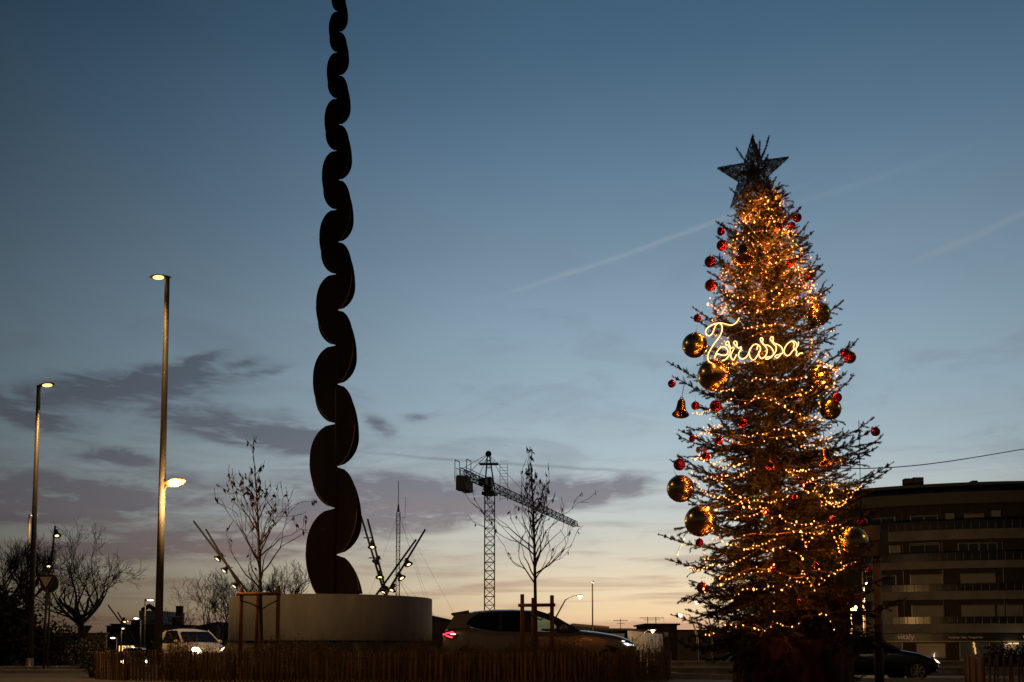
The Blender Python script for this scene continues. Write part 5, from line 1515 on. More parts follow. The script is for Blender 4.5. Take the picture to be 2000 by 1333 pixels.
# end wall and body
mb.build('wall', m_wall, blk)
mb = MB(); band(mb, A0, A1, BR - 2.6, BR - 14, zp(934), zp(928)); band(mb, A0, A1, BR - 14, BR - 14.3, BG, zp(934))
mb.build('roof', m_roofc, blk)
mb = MB()
for a, w, h in ((ang(1776), .9, .9), (ang(1796), 1.0, .95), (ang(1928), .5, .35)):
    c = bp(a, BR - 4, zp(928) + h / 2 - .05); mb.box(c, (w, .8, h), 0)
mb.build('chimney', m_roofc, blk)
levels = [(978, 955), (1050, 1030), (1108, 1093), (1170, 1153), (1236, 1218)]
for i, (b_, t_) in enumerate(levels):
    mb = MB(); z0, z1 = zp(b_), zp(t_)
    band(mb, A0, A1, BR, BR - .16, z0, z1)
    n = int((A1 - A0) * BR / 2.2)
    band(mb, A0, A1, BR - .161, BR - 1.6, z0 + .02, z0 + .24)
    mb.build('balcony', m_conc if i else m_roofc, blk)
for i, (b_, t_) in enumerate([(1030, 1012), (1093, 1076), (1153, 1139), (1218, 1204)]):
    mb = MB(); band(mb, A0, A1, BR - .06, BR - .09, zp(b_) + .003, zp(t_)); mb.build('railing', m_rail, blk)
    for k in range(20):
        a = ang(1690 + k * 16.3); mb = MB()
        mb.tube([bp(a, BR - .03, zp(b_)), bp(a, BR - .03, zp(t_) + .04)], .03, 4)
        mb.build('railing_post', m_post, blk)
# windows by picture column, per storey
wins = [(1017, 998, [(1700, 1752, 'g'), (1785, 1835, 'g'), (1890, 1925, 's')]),
        (1080, 1057, [(1742, 1760, 's'), (1781, 1838, 'w'), (1876, 1915, 'g'), (1916, 1950, 'g')]),
        (1140, 1119, [(1696, 1750, 'g'), (1781, 1840, 's'), (1880, 1944, 's')]),
        (1204, 1182, [(1697, 1752, 's'), (1782, 1842, 's'), (1880, 1940, 's'), (1948, 1996, 's')])]
def wpanel(nm, m, a0, a1, r, z0, z1, th=.06):
    mb = MB(); band(mb, a0, a1, r, r - th, z0, z1, 2); return mb.build(nm, m, blk)
for b_, t_, ws in wins:
    for x0, x1, kind in ws:
        a0, a1 = ang(x0, BR - 1.6), ang(x1, BR - 1.6); z0, z1 = zp(b_ + 3), zp(t_)
        fr = wpanel('window', m_conc, a0, a1, BR - 1.5, z1, z1 + .12)
        mm = m_win if kind in 'gw' else m_white_sh
        mb = MB(); band(mb, a0, a1, BR - 1.54, BR - 1.59, z0, z1, 2); pn = mb.build('shutter' if kind == 's' else 'pane', mm, fr)
        mb = MB(); band(mb, a0 - .003, a0, BR - 1.45, BR - 1.59, z0, z1 + .12, 1); mb.build('frame', m_conc if kind == 'w' else m_post, fr)
        mb = MB(); band(mb, a1, a1 + .003, BR - 1.45, BR - 1.59, z0, z1 + .12, 1); mb.build('frame', m_conc if kind == 'w' else m_post, fr); mb = MB()
        if kind != 's': am_ = (a0 + a1) / 2; band(mb, am_ - .0012, am_ + .0012, BR - 1.51, BR - 1.535, z0, z1, 1); mb.build('mullion', m_conc if kind == 'w' else m_post, fr)
        if kind == 'w': mb = MB(); band(mb, a0, a1, BR - .9, BR - 1.5, z1 + .13, z1 + .2, 2); mb.build('awning', m_white_sh, fr)
for x0, x1 in ((1700, 1760), (1790, 1830), (1850, 1900), (1915, 1960)):
    wpanel('window', m_win, ang(x0, BR - 4), ang(x1, BR - 4), BR - 3.9, zp(952), zp(938))
for px in (1766, 1844, 1962):
    mb = MB(); a = ang(px, BR - 1.4); mb.tube([bp(a, BR - 1.45, zp(1236)), bp(a, BR - 1.45, zp(980))], .06, 5); mb.build('downpipe', m_post, blk)
# ground floor
mb = MB(); band(mb, A0, A1, BR - .5, BR - .8, zp(1252), zp(1237)); fs_ = mb.build('shop_fascia', mat('fascia_black', (0.008, 0.008, 0.01), .4), blk)
mb = MB(); band(mb, A0, A1, BR - .42, BR - .49, zp(1254.4), zp(1252.2)); mb.build('fascia_trim', m_post, blk)
mb = MB(); band(mb, A0, A1, BR - 1.0, BR - 1.3, BG, zp(1253)); mb.build('shop_wall', mat('shop_wall_dark', (0.035, 0.022, 0.016), .8), blk)
mb = MB(); band(mb, A0, A1, BR - .3, BR - 1.0, BG, zp(1292)); mb.build('shop_step', m_conc, blk)
m_blind = mat('shop_blind', (0.45, 0.38, 0.32), .7, var=.05, scale=1)
m_shopg = mat('shop_glass', (0.10, 0.12, 0.15), .1, spec=.6)
for x0, x1, y0, y1, mm in ((1726, 1759, 1290, 1256, m_shopg), (1789, 1843, 1287, 1257, m_blind), (1873, 1929, 1291, 1256, m_shopg), (1960, 1998, 1290, 1256, m_shopg)):
    a0, a1 = ang(x0, BR - .9), ang(x1, BR - .9)
    f = wpanel('shop_window', mm, a0, a1, BR - .93, zp(y0), zp(y1))
    mb = MB(); band(mb, a0, a1, BR - .85, BR - .92, zp(y0) - .02, zp(y0) + .14, 2); band(mb, a0 - .003, a0, BR - .85, BR - .92, zp(y0), zp(y1), 1); band(mb, a1, a1 + .003, BR - .85, BR - .92, zp(y0), zp(y1), 1)
    mb.build('frame', m_post if mm is not m_blind else m_conc, f)
a = ang(1887, BR - .8)
for px in (1868, 1905):
    mb = MB(); a = ang(px, BR - .8)
    mb.build if False else None
# lit strip light and lit panel at the far right shop
a0, a1 = ang(1967, BR - .7), ang(1986, BR - .7)
ls = wpanel('strip_light', emi('strip_light_glow', (1.0, .68, .32), 1.1), a0, a1, BR - .6, zp(1258.5), zp(1256), .1)
wpanel('lit_panel', mat('pale_panel', (.4, .36, .28), .7), a0, a1, BR - .8, zp(1284), zp(1259))
add_light(bp((a0 + a1) / 2, BR + .6, zp(1262)), 25, (1, .75, .4), .2, blk)
def text_obj(s, size, m, parent, a, r, z, nm='lettering', font_shear=0):
    cu = bpy.data.curves.new('lettering_curve', 'FONT'); cu.body = s; cu.size = size; cu.align_x = 'LEFT'; cu.align_y = 'BOTTOM_BASELINE'; cu.extrude = .012
    o = bpy.data.objects.new('tmp', cu); COL.objects.link(o)
    dg = bpy.context.evaluated_depsgraph_get(); me = bpy.data.meshes.new_from_object(o.evaluated_get(dg))
    bpy.data.objects.remove(o); me.materials.append(m)
    q = bpy.data.objects.new(nm, me); COL.objects.link(q); q.parent = parent
    w = max((v.co.x for v in me.vertices), default=0)
    am = a + w / 2 / r
    # bend the text round the facade
    for v in me.vertices:
        aa = a + v.co.x / r; p = bp(aa, r + v.co.z, z + v.co.y); v.co = p
    return q
m_let = mat('sign_lettering', (.62, .5, .4), .5)
m_let.node_tree.nodes['Principled BSDF'].inputs['Emission Color'].default_value = (1, .6, .35, 1)
m_let.node_tree.nodes['Principled BSDF'].inputs['Emission Strength'].default_value = .07
t1 = text_obj('vitaly', .74, m_let, blk, ang(1751, BR - .5), BR - .48, zp(1248.5))
t2 = text_obj('Fisioteràpia - Salut - Transport Mar', .21, m_let, blk, ang(1851, BR - .5), BR - .48, zp(1246.5))
t3 = text_obj('vitaly', .74, m_let, blk, ang(1995.5, BR - .5), BR - .48, zp(1248.5))
# wrapped lit column and candle-like window lights
m_spark = emi('shop_spark', (1, .5, .14), 1.0)
mb = MB()
for k in range(70):
    f = k / 70; a = ang(1899 + 5 * f, BR - .8) + rnd.gauss(0, .0012); mb.ball(bp(a, BR - .7, zp(1254 + 32 * f)), .035, 6, 4)
mb.build('window_lights', m_spark, blk)
mb = MB()
for px, py, r_ in ((1822, 1283, .08), (1822, 1280, .07), (1822.5, 1277, .05)): mb.ball(bp(ang(px, BR - .8), BR - .7, zp(py)), r_, 8, 6)
mb.build('window_lights', emi('window_white_glow', (1, .85, .65), 1.0), blk)
mb = MB()
for k in range(9): a = ang(1876 + k * 6, BR - .8); mb.tube([bp(a, BR - .65, zp(1291)), bp(a + .0016, BR - .65, zp(1287))], .05, 4)
mb.build('window_ornaments', mat('ornament_grey', (.4, .4, .4), .6), blk)
for px, py in ((1860, 1001), (1950, 998)):
    mb = MB(); a = ang(px, BR - 1.4); c = bp(a, BR - 1.2, zp(py)); mb.box(c, (.8, .35, .6), a)
    mb.build('air_conditioner', m_white_sh, blk)

# hanging cable behind the fir and thin vertical rod
cab = []
for i in range(31):
    f = i / 30; px = 1560 + f * 640; py = 902 + 0 * f
    py = 909 + 55 * (f ** 2) * -1.2 + 14 * math.sin(PI * min(1, f * 1.5)) * (1 - f) + 0
    cab.append(P(px, py, 20 + 6 * f))
t = thing('overhead_cable', 'thin black cable sagging from behind the fir to the upper right edge', 'cable', cab[0]); o = Vector(t.location)
mb = MB(); mb.tube([p - o for p in cab], .011, 5); mb.build('cable', m_black, t)
t = thing('antenna_rod', 'hair thin vertical rod standing just right of the fir', 'antenna', (P(1688, 1262, 60).x, 60, BG)); o = Vector(t.location)
mb = MB(); mb.tube([(0, 0, 0), (0, 0, P(1688, 940, 60).z - BG)], .05, 5); mb.build('mast', m_poledark, t)
mb = MB(); mb.tube([(0, 0, P(1688, 940, 60).z - BG), (0, 0, P(1688, 822, 60).z - BG)], .022, 5); mb.build('rod', m_poledark, t)

# ------------------------------------------------------------------ far buildings
m_far1 = mat('far_render', (0.22, 0.19, 0.16), .9, var=.15, scale=.6)
m_far2 = mat('far_dark_roof', (0.05, 0.04, 0.038), .9, var=.2, scale=1)
m_far3 = mat('far_white', (0.42, 0.43, 0.45), .9, var=.1, scale=.5)
m_litw = emi('lit_window', (1.0, .68, .22), 1.6)
def house(name, label, cat, px0, px1, pyt, Y, depth=10, wall=m_far1, roofm=m_far2, roofh=None, eave=.3, wins=None, slope=None, zbase=-.9):
    x0, x1 = X(px0, Y), X(px1, Y); zt_ = P((px0 + px1) / 2, pyt, Y).z
    t = thing(name, label, cat, ((x0 + x1) / 2, Y + depth / 2, zbase)); w = x1 - x0; h = zt_ - zbase
    mb = MB()
    if slope: z0_, z1_ = P(px0, slope[0], Y).z - zbase, P(px1, slope[1], Y).z - zbase
    else: z0_ = z1_ = h
    mb.prism([(-w / 2, 0), (w / 2, 0), (w / 2, z1_ - .15), (-w / 2, z0_ - .15)], -depth / 2, depth / 2); mb.build('wall', wall, t)
    mb = MB(); mb.prism([(-w / 2 - eave, z0_ - .148), (w / 2 + eave, z1_ - .148), (w / 2 + eave, z1_ + .05), (-w / 2 - eave, z0_ + .05)], -depth / 2 - eave, depth / 2 + eave); rf = mb.build('roof', roofm, t)
    for (a, b, c, d, lit) in (wins or []):
        xa, xb = X(a, Y) - (x0 + x1) / 2, X(b, Y) - (x0 + x1) / 2; za, zb2 = P(a, c, Y).z - zbase, P(a, d, Y).z - zbase
        mb = MB(); mb.box(((xa + xb) / 2, -depth / 2 - .03, (za + zb2) / 2), (abs(xb - xa), .08, abs(zb2 - za))); f = mb.build('window', m_post if False else wall, t)
        mb = MB(); mb.box(((xa + xb) / 2, -depth / 2 - .08, (za + zb2) / 2), (abs(xb - xa) * .86, .03, abs(zb2 - za) * .86)); mb.build('pane', m_litw if lit else m_win, f)
    return t, rf
def chimney(t, px, pyt, Y, w=.8, h=1.2, m=None):
    mb = MB(); c = P(px, pyt, Y) - Vector(t.location); mb.box((c.x, c.y + .5, c.z - h / 2), (w, .8, h)); mb.box((c.x, c.y + .5, c.z + .06), (w + .2, 1.0, .1)); mb.build('chimney', m or m_far2, t)
hl, _ = house('house', 'low dark house row with sloping roof and one lit window at the far left', 'house', 172, 246, 1236, 105, wins=[(180, 200, 1262, 1250, 0), (205, 225, 1262, 1250, 0)], slope=(1251, 1226))
chimney(hl, 215, 1224, 105); chimney(hl, 228, 1220.5, 105, 1.3, 1.6)
h2, _ = house('house', 'wider dark house behind the lamp posts with one yellow lit window', 'house', 246, 345, 1221, 108, wins=[(249, 261, 1253, 1241, 1), (286, 294, 1250, 1238, 0), (298, 308, 1250, 1238, 0), (330, 342, 1250, 1238, 0)])
chimney(h2, 262.5, 1213.5, 108); chimney(h2, 344, 1208, 108, .9, 1.6)
h3, _ = house('tower_block', 'pale grey tower block with rounded roof vents rising behind the far left houses', 'building', 272, 313, 1194, 135, wall=m_far3, roofm=m_far3, eave=.05, wins=[(285, 288, 1206, 1202, 0), (296, 301, 1217, 1213, 0), (276, 279, 1212, 1208, 0)])
mb = MB(); c = P(281, 1190, 135) - Vector(h3.location); mb.tube([(c.x - .8, c.y + 2, c.z - .9), (c.x - .8, c.y + 2, c.z), (c.x, c.y + 2, c.z + .5), (c.x + .8, c.y + 2, c.z), (c.x + .8, c.y + 2, c.z - .9)], .35, 8); mb.box((c.x + 4.2, c.y + 2, c.z - .2), (.8, .8, 1.4)); mb.build('roof_vent', m_far2, h3)
house('house', 'flat roofed dark house between the tall lamp post and the white hatchback', 'house', 318, 372, 1222, 98, wins=[(340, 350, 1250, 1238, 0)])
house('shed', 'black shed with roof rising to the right behind the white hatchback', 'shed', 388, 424, 1222, 80, depth=6, wall=m_far2, slope=(1224, 1216), eave=.1)
house('warehouse', 'black warehouse roof between the plinth and the rear of the large SUV', 'warehouse', 760, 914, 1212, 90, wall=m_far2, slope=(1184, 1220), eave=.2)
house('building', 'box shaped building with a pale sloping roof edge behind the bonnet of the large SUV', 'building', 1121, 1187, 1222, 92, depth=9, wall=m_far1, roofm=mat('pale_roof_edge', (.5, .4, .28), .6), slope=(1219, 1225), eave=.12)
m_green = mat('green_shed_wall', (0.05, 0.075, 0.03), .8, var=.15, scale=1)
house('green_shed', 'low dull green flat roofed shed left of the pale panelled shed', 'shed', 1150, 1231, 1229, 72, depth=4, wall=m_green, eave=.1)
# pale panelled shed, its long side running away from the camera
pa, pb = P(1231, 1262, 70), P(1296, 1262, 92)
v = Vector((pb.x - pa.x, pb.y - pa.y, 0)); Lp = v.length
ps = thing('panelled_shed', 'pale glossy panelled shed reflecting the sunset, its side running away', 'shed', (pa.x, pa.y, -.9), math.atan2(v.y, v.x))
m_panel = mat('glossy_panel', (0.85, 0.76, 0.7), .45, .55, var=.06, scale=.5)
mb = MB(); hp = P(1231, 1232, 70).z + .9; npn = 9
for i in range(npn): xa_, xb_ = Lp * i / npn + .03, Lp * (i + 1) / npn - .03; mb.plate([(xa_, 0, 0), (xb_, 0, 0), (xb_, .05 * hp + rnd.uniform(0, .03), hp), (xa_, .05 * hp + rnd.uniform(0, .03), hp)], .1)
mb.build('panel_wall', m_panel, ps)
mb = MB(); mb.box((Lp / 2, 3.4, hp / 2 - .1), (Lp, 5.9, hp - .2)); mb.build('hall', m_far1, ps)
mb = MB(); mb.box((Lp / 2, 3.2, hp + .08), (Lp + .2, 6.3, .14)); mb.build('roof', m_far2, ps)
b5, _ = house('building', 'dark flat topped block with aerials right of the pale panelled shed', 'building', 1264, 1322, 1219, 112, wins=[(1275, 1285, 1245, 1235, 0), (1295, 1305, 1245, 1235, 0)], wall=m_far2)
b6, _ = house('building', 'long low building with rows of dim windows beside the foot of the fir', 'building', 1296, 1420, 1231, 118, wins=[(1300 + 14 * k, 1308 + 14 * k, 1256, 1243, 0) for k in range(8)])
b7, _ = house('building', 'dark low block with one aerial behind the green shed', 'building', 1196, 1262, 1229, 125, wall=m_far2, wins=[(1210, 1218, 1250, 1240, 0)])
def aerial(px, py0, py1, Y, lab):
    t = thing('rooftop_aerial', lab, 'aerial', P(px, py0, Y), group='television aerials on the far roofs'); h = P(px, py1, Y).z - t.location.z
    mb = MB(); mb.tube([(0, 0, -.2), (0, 0, h)], .05, 4); mb.build('mast', m_poledark, t)
    mb = MB()
    mb.tube([(-.9, 0, h * .85), (.9, 0, h * .85)], .04, 3)
    for k in range(5): mb.tube([(-.8 + .4 * k, -.3, h * .85), (-.8 + .4 * k, .3, h * .88)], .03, 3)
    mb.tube([(-.5, 0, h * .6), (.5, 0, h * .6)], .03, 3); mb.build('elements', m_poledark, t)
aerial(1212, 1231, 1209, 125, 'single aerial above the green shed'); aerial(1265, 1220, 1205, 112, 'left one of the two close aerials'); aerial(1281, 1220, 1205, 112, 'right one of the two close aerials')
# small lit shop front at the far left with illegible amber letters
t = thing('shop_sign', 'small glowing amber shop sign seen over the left end of the fence', 'sign', P(246, 1268, 100)); o = Vector(t.location)
mb = MB(); mb.box((0, .1, 0), (2.6, .12, 1.0)); mb.build('backboard', m_far2, t)
cu = bpy.data.curves.new('c', 'FONT'); cu.body = '1P3P'; cu.size = .85; cu.align_x = 'CENTER'; cu.align_y = 'CENTER'; cu.extrude = .02
o_ = bpy.data.objects.new('tmp', cu); COL.objects.link(o_); me = bpy.data.meshes.new_from_object(o_.evaluated_get(bpy.context.evaluated_depsgraph_get())); bpy.data.objects.remove(o_)
me.materials.append(emi('amber_letters', (1, .5, .12), 2.0)); q = bpy.data.objects.new('lettering', me); COL.objects.link(q); q.parent = t; q.rotation_euler = (PI / 2, 0, 0)

# far ridge so the ground does not end in a bare line
mb = MB(); n = 160
prev = None
vs = []; fs = []
for i in range(n + 1):
    x = -700 + 1400 * i / n; y = 620 + 40 * math.sin(i * .07)
    h = 5.5 + 2.5 * math.sin(i * .13 + 1) + 1.2 * math.sin(i * .41) + rnd.uniform(-.3, .3)
    vs += [(x, y - 30, -1.0), (x, y, h * .8), (x, y + 20, h), (x, y + 80, -1.0)]
for i in range(n):
    for k in range(3): a = i * 4 + k; fs.append((a, a + 4, a + 5, a + 1))
mb.add(vs, fs, True); tag(mb.build('hills', mat('far_hills', (.04, .045, .035), .95)), kind='structure')

# ------------------------------------------------------------------ bare trees
m_tbark = mat('tree_bark', (0.035, 0.028, 0.022), .9, var=.3, scale=6)
RMIN = .006
def grow(mb, p, d, L, r, lvl, spread, up, wob, tips=None, kids_=(2, 3), sides=4):
    n = max(3, int(L / (.25 if lvl > 1 else .12))); pts = [p]; rs = [r]; d = d.normalized()
    for i in range(n):
        d = (d + Vector((rnd.gauss(0, wob), rnd.gauss(0, wob), rnd.gauss(0, wob) + up)) * .5).normalized()
        pts.append(pts[-1] + d * (L / n)); rs.append(r * (1 - .42 * (i + 1) / n))
    mb.tube(pts, [max(q, RMIN) for q in rs], sides if lvl > 1 else 3, cap=False)
    if tips is not None and lvl <= 1: tips.append((pts[-1], d))
    if lvl == 0: return
    for k in range(rnd.randint(*kids_)):
        ax = d.orthogonal().normalized(); ax = Matrix.Rotation(rnd.uniform(0, 2 * PI), 3, d) @ ax
        nd = (Matrix.Rotation(rnd.uniform(.4, 1) * spread, 3, ax) @ d)
        f = rnd.uniform(.35, 1.0) if k else 1.0
        q = pts[min(n, max(1, int(f * n)))]
        grow(mb, q, nd, L * rnd.uniform(.6, .85), rs[min(n, int(f * n))] * .72, lvl - 1, spread, up, wob, tips, kids_, sides)
def bare_tree(label, px, pybase, Y, trunk_h, r, n, L, spread, up, wob, lvl=5, cone=.9, group='bare trees round the roundabout', rmin=None):
    b = P(px, 1262, Y); z0 = g(b.x, Y)
    t = thing('bare_tree', label, 'tree', (b.x, Y, z0), group=group)
    mb = MB(); pts = [Vector((0, 0, -.1)), Vector((rnd.gauss(0, .05), 0, trunk_h * .5)), Vector((rnd.gauss(0, .1), 0, trunk_h))]
    mb.tube(pts, [r * 1.25, r, r * .9], 8); mb.build('trunk', m_tbark, t)
    cb_ = MB()
    for i in range(n):
        a = 2 * PI * i / n + rnd.uniform(-.3, .3)
        grow(cb_, pts[-1] - Vector((0, 0, rnd.uniform(0, .25) * trunk_h)), Vector((math.cos(a) * cone, math.sin(a) * cone, 1.0)), L, r * .55, lvl, spread, up, wob)
    cb_.build('crown', m_tbark, t); return t
bare_tree('wide spreading bare tree left of the tall double lamp post', 158, 1290, 45.0, 2.2, .16, 7, 1.55, .7, .10, .24, 6, 1.35)
bare_tree('bare tree crown cut by the left edge of the picture', 12, 1290, 44.0, 2.8, .15, 7, 1.2, .7, .2, .24, 6, 1.0)
bare_tree('smaller bare tree between the lamp posts at the far left', 55, 1290, 47.0, 3.0, .12, 6, 1.15, .7, .22, .22, 5, .9)
bare_tree('bare tree with fine twigs just left of the plinth', 432, 1290, 56.0, 1.6, .13, 8, 1.55, .75, .12, .24, 6, 1.2)
bare_tree('low bare tree behind the white hatchback', 372, 1290, 60.0, 1.3, .11, 7, 1.35, .8, .12, .24, 5, 1.3)
bare_tree('bare twiggy tree showing over the plinth left of the sculpture', 565, 1290, 52.0, 3.3, .1, 9, .95, .7, .2, .24, 5, 1.1)
bare_tree('bare twiggy tree showing over the plinth beside the staked tree', 520, 1290, 54.0, 3.0, .1, 8, .9, .7, .2, .24, 5, 1.1)
bare_tree('small bare tree right of the tall lamp post over the far roofs', 340, 1290, 66.0, 1.2, .1, 5, 1.2, .8, .12, .22, 4, 1.1)

# dark evergreen mass at the left edge
m_ever = mat('evergreen_leaves', (0.03, 0.035, 0.016), .7, color2=(.05, .045, .02), scale=1.5)
def leaf_cloud(name, parent, centers, nleaf, size, m):
    C = np.array([c[:3] for c in centers]); Rr = np.array([c[3:6] for c in centers]); w = Rr.prod(1) ** (1 / 1.5); w /= w.sum()
    k = npr.choice(len(C), nleaf, p=w)
    d = npr.randn(nleaf, 3); d /= np.linalg.norm(d, axis=1)[:, None]; rad = npr.rand(nleaf) ** .45
    p = C[k] + d * Rr[k] * (rad * (1 + .22 * npr.randn(nleaf)))[:, None]
    u = npr.randn(nleaf, 3); u /= np.linalg.norm(u, axis=1)[:, None]
    v = np.cross(u, npr.randn(nleaf, 3)); v /= np.linalg.norm(v, axis=1)[:, None]
    s = (size * (.6 + .8 * npr.rand(nleaf)))[:, None]
    verts = np.stack([p - u * s, p + v * s * .45, p + u * s, p - v * s * .45], 1).reshape(-1, 3)
    return raw_mesh(name, verts, np.arange(4 * nleaf).reshape(-1, 4), m, parent)
def bush(label, px, Y, blobs_, nleaf, size=.07, cat='bush', name='evergreen_bush', m=None):
    b = P(px, 1262, Y); z0 = g(b.x, Y); t = thing(name, label, cat, (b.x, Y, z0))
    mb = MB()
    for c in blobs_: mb.tube([(c[0] * .2, 0, 0), (c[0] * .6, c[1] * .5, c[2] * .6), (c[0], c[1], c[2])], [.07, .04, .015], 5)
    mb.build('stems', m_tbark, t); leaf_cloud('foliage', t, blobs_, nleaf, size, m or m_ever); return t
bush('tall black evergreen mass at the left edge of the picture', 8, 40.0, [(-1.2, 0, 1.7, 1.5, 1.2, 1.7), (.3, 0, 1.4, 1.0, 1.2, 1.3), (-.6, 0, 2.5, .8, .9, .8), (.9, .3, .9, .7, .9, .8)], 11000, .1)
bush('dark bushy shrub between the lamp posts and the spreading bare tree', 112, 41.0, [(-.5, 0, .9, .7, .8, .9), (.4, 0, .9, .7, .8, .8), (.9, .2, .5, .6, .7, .5)], 3600, .08)
bush('low dark shrub just left of the end of the fence', 166, 34.0, [(0, 0, .5, .6, .5, .5), (.5, 0, .4, .5, .4, .4)], 1600, .06)
bush('leafy sapling top catching warm light by the left end of the fence', 186, 25.4, [(0, 0, .55, .28, .28, .45), (.15, 0, .9, .16, .16, .28), (-.25, 0, .4, .25, .2, .3)], 700, .035)
bush('dark leafy bush behind the close right fence by the shops', 1975, 40.0, [(0, 0, .55, 1.0, .6, .6), (-.8, 0, .6, .4, .4, .5), (.9, 0, .5, .8, .5, .5)], 2500, .07)
# pinkish low wall glimpsed between the trunks at the far left
t = thing('garden_wall', 'pale pinkish low wall glimpsed between the shrubs at the far left', 'wall', (X(125, 48), 48, g(-21, 48)))
mb = MB(); mb.box((0, 0, .65), (4.2, .2, 1.5)); mb.build('wall_face', mat('pink_render', (.42, .3, .26), .9, var=.1), t); mb = MB(); mb.box((0, 0, 1.43), (4.3, .3, .06)); mb.build('coping', m_kerb, t)

# ------------------------------------------------------------------ staked young trees
m_young = mat('young_bark', (0.05, 0.032, 0.022), .85)
m_dead = mat('withered_leaf', (0.10, 0.045, 0.022), .8)
m_stake = mat('stake_wood', (0.22, 0.085, 0.03), .75, var=.3, scale=7, stretch=(1, 1, .2))
m_strap = mat('tree_tie', (0.012, 0.012, 0.012), .8)
def young(label, slabel, px0, pyb, pts_px, Y, stakes, rail_y, seed):
    global rnd
    keep = rnd; rnd = random.Random(seed)
    base = P(px0, 1262, Y); z0 = g(base.x, Y); t = thing('young_tree', label, 'tree', (base.x, Y, z0), group='staked young trees'); o = Vector(t.location)
    trunk = [Vector((0, 0, -.05))] + [P(x, y, Y) - o for x, y in pts_px]
    n = len(trunk); mb = MB(); mb.tube(trunk, [.052 * (1 - .86 * i / (n - 1)) for i in range(n)], 7); mb.build('trunk', m_young, t)
    cb_ = MB(); tips = []
    y0, y1 = pts_px[1][1], pts_px[-1][1]; H = (y0 - y1)
    def tr(py):
        for (xa, ya), (xb, yb) in zip(pts_px, pts_px[1:]):
            if ya >= py >= yb: f = (ya - py) / max(1e-6, ya - yb); return P(xa + (xb - xa) * f, py, Y) - o
        return trunk[-1]
    NB = 34
    for i in range(NB):
        f = i / NB; py = y0 - H * (.0 + f * .9)
        a = rnd.uniform(0, 2 * PI); w = math.sin(PI * min(1, (f + .30)) ** .9) * 1.0
        L = (.28 + 1.08 * max(.0, w)) * rnd.uniform(.75, 1.1) * .62
        d = Vector((math.cos(a) * (1.0 - .3 * f), math.sin(a) * .8, .75 + .5 * f))
        grow(cb_, tr(py), d, L, .022 * (1.15 - f * .6), 4, .6, .2, .3, tips, (1, 2), 3)
    for _ in range(4): grow(cb_, trunk[-1], Vector((rnd.gauss(0, .25), rnd.gauss(0, .25), 1)), .28, .006, 1, .5, .1, .2, tips, (1, 3), 3)
    cb_.build('crown', m_young, t)
    lv = MB()
    for (p, d) in tips:
        if rnd.random() < .42:
            for _ in range(rnd.randint(1, 2)):
                q = p - d * rnd.uniform(0, .1); s_ = rnd.uniform(.035, .075); u = Vector((rnd.gauss(0, .5), rnd.gauss(0, .5), -1)).normalized(); w_ = u.orthogonal().normalized() * s_ * .45
                lv.add([q, q + u * s_ * .8 + w_, q + u * s_ * 2.1, q + u * s_ * .8 - w_], [(0, 1, 2, 3)])
    lv.build('withered_leaves', m_dead, t)
    s = thing('tree_stake_frame', slabel, 'tree stakes', (base.x, Y, z0), group='wooden stake frames of the young trees')
    tops = []
    for (px, py, dY) in stakes:
        q = P(px, py, Y + dY) - o; mb = MB(); mb.tube([(q.x, q.y, 0), (q.x, q.y, q.z - .02), (q.x, q.y, q.z)], [.052, .05, .044], 12); mb.build('post', m_stake, s); tops.append(q)
    L_, R_ = tops[0], tops[-1]; zr = (P(stakes[0][0], rail_y, Y) - o).z
    mb = MB(); mb.tube([(L_.x - .1, L_.y - .075, zr), (R_.x + .08, R_.y - .075, zr + .01)], .042, 12); mb.build('rail', m_stake, s)
    tq = tr(rail_y + 35) if False else Vector(((L_.x + R_.x) / 2 + .08, 0, 0))
    for q in (L_, R_):
        mb = MB(); zz = zr - .28; mb.tube([(q.x, q.y - .06, zr - .15), ((q.x + tq.x) / 2, -.03, zr - .24), (tq.x, -.07, zr - .36)], .016, 5); mb.build('strap', m_strap, s)
    rnd = keep
YT = 24.2; RMIN = .006
young('slim bare young tree with withered leaves in a stake frame before the plinth', 'reddish wooden three post stake frame in front of the pale plinth', 509, 0,
      [(511, 1262), (509, 1150), (507, 1080), (505, 1040), (502, 980), (498, 920), (495, 889)], YT, [(472, 1147, 0), (503, 1155, .5), (544, 1144, 0)], 1161, 5)
young('slim bare young tree with withered leaves in a stake frame before the SUV', 'reddish wooden three post stake frame in front of the large SUV', 1044, 0,
      [(1047, 1262), (1045, 1140), (1044, 1080), (1043, 1040), (1041, 980), (1038, 930), (1036, 908)], YT, [(1020, 1161, 0), (1041.5, 1168, .5), (1078, 1163, 0)], 1183, 9)

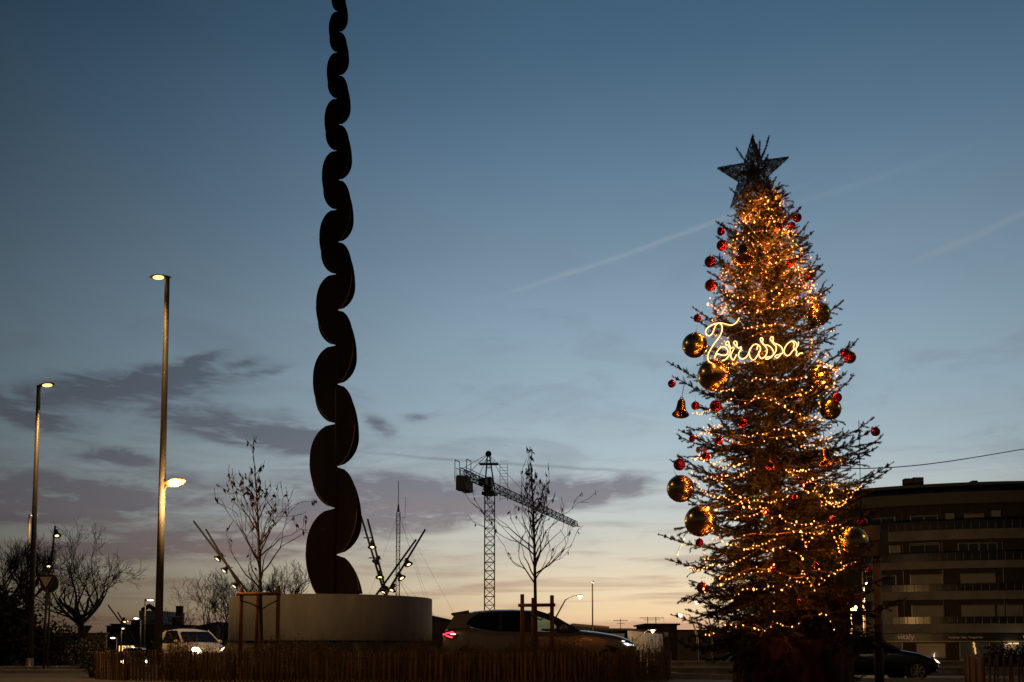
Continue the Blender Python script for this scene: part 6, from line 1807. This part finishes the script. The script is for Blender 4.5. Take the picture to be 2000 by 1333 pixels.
# dry planting inside the fence
m_dry = mat('dry_plants', (0.20, 0.125, 0.045), .9, color2=(.06, .05, .02), scale=3)
N = 5200; px_ = np.where(npr.rand(N) < .05, npr.uniform(190, 330, N), npr.uniform(330, 1305, N)); Yv = npr.uniform(22.6, 25.0, N)
vs = []; fs = []
for i in range(N):
    x = (px_[i] - 1000) / FP * Yv[i]; y = Yv[i]
    if px_[i] < 330 and y < 23.9: y += 1.0
    z = g(x, y); h = abs(rnd.gauss(.68, .15)) * (.85 if px_[i] < 330 else 1) * (1 + .18 * math.sin(x * 2.1) + .1 * math.sin(x * 5.3)); lx, ly = rnd.gauss(0, .09), rnd.gauss(0, .06); w_ = .004
    k = len(vs); vs += [(x - w_, y, z), (x + w_, y, z), (x + lx + w_ * .5, y + ly, z + h), (x + lx - w_ * .5, y + ly, z + h)]; fs.append((k, k + 1, k + 2, k + 3))
    for _ in range(5):
        f = rnd.uniform(.35, 1.0); q = Vector((x + lx * f, y + ly * f, z + h * f)); s_ = rnd.uniform(.012, .03)
        u = Vector((rnd.gauss(0, 1), rnd.gauss(0, 1), rnd.gauss(0, .6))).normalized(); w2 = u.orthogonal().normalized() * s_ * .5
        k = len(vs); vs += [tuple(q), tuple(q + u * s_ + w2), tuple(q + u * s_ * 2), tuple(q + u * s_ - w2)]; fs.append((k, k + 1, k + 2, k + 3))
tag(raw_mesh('dry_shrubs', np.array(vs), np.array(fs), m_dry), 'low dry seed headed planting filling the bed behind the long paling fence', 'planting', kind='stuff')
# grass on the mound and verges
N = 9000; vs = []; fs = []
for i in range(N):
    if i % 2: a = rnd.uniform(0, 2 * PI); d = rnd.uniform(3.1, 5.8); x, y = PLX + math.cos(a) * d, PLY + math.sin(a) * d
    else: x, y = rnd.uniform(-25, 26), rnd.choice([rnd.uniform(39.5, 43.5), rnd.uniform(45, 60)])
    z = g(x, y); h = rnd.uniform(.04, .16); lx, ly = rnd.gauss(0, .05), rnd.gauss(0, .05)
    k = len(vs); vs += [(x - .012, y, z), (x + .012, y, z), (x + lx, y + ly, z + h)]; fs.append((k, k + 1, k + 2))
tag(raw_mesh('grass', np.array(vs), np.array(fs), mat('dry_grass', (.06, .06, .025), .9)), 'short rough grass on the mound and far verges', 'grass', kind='stuff')
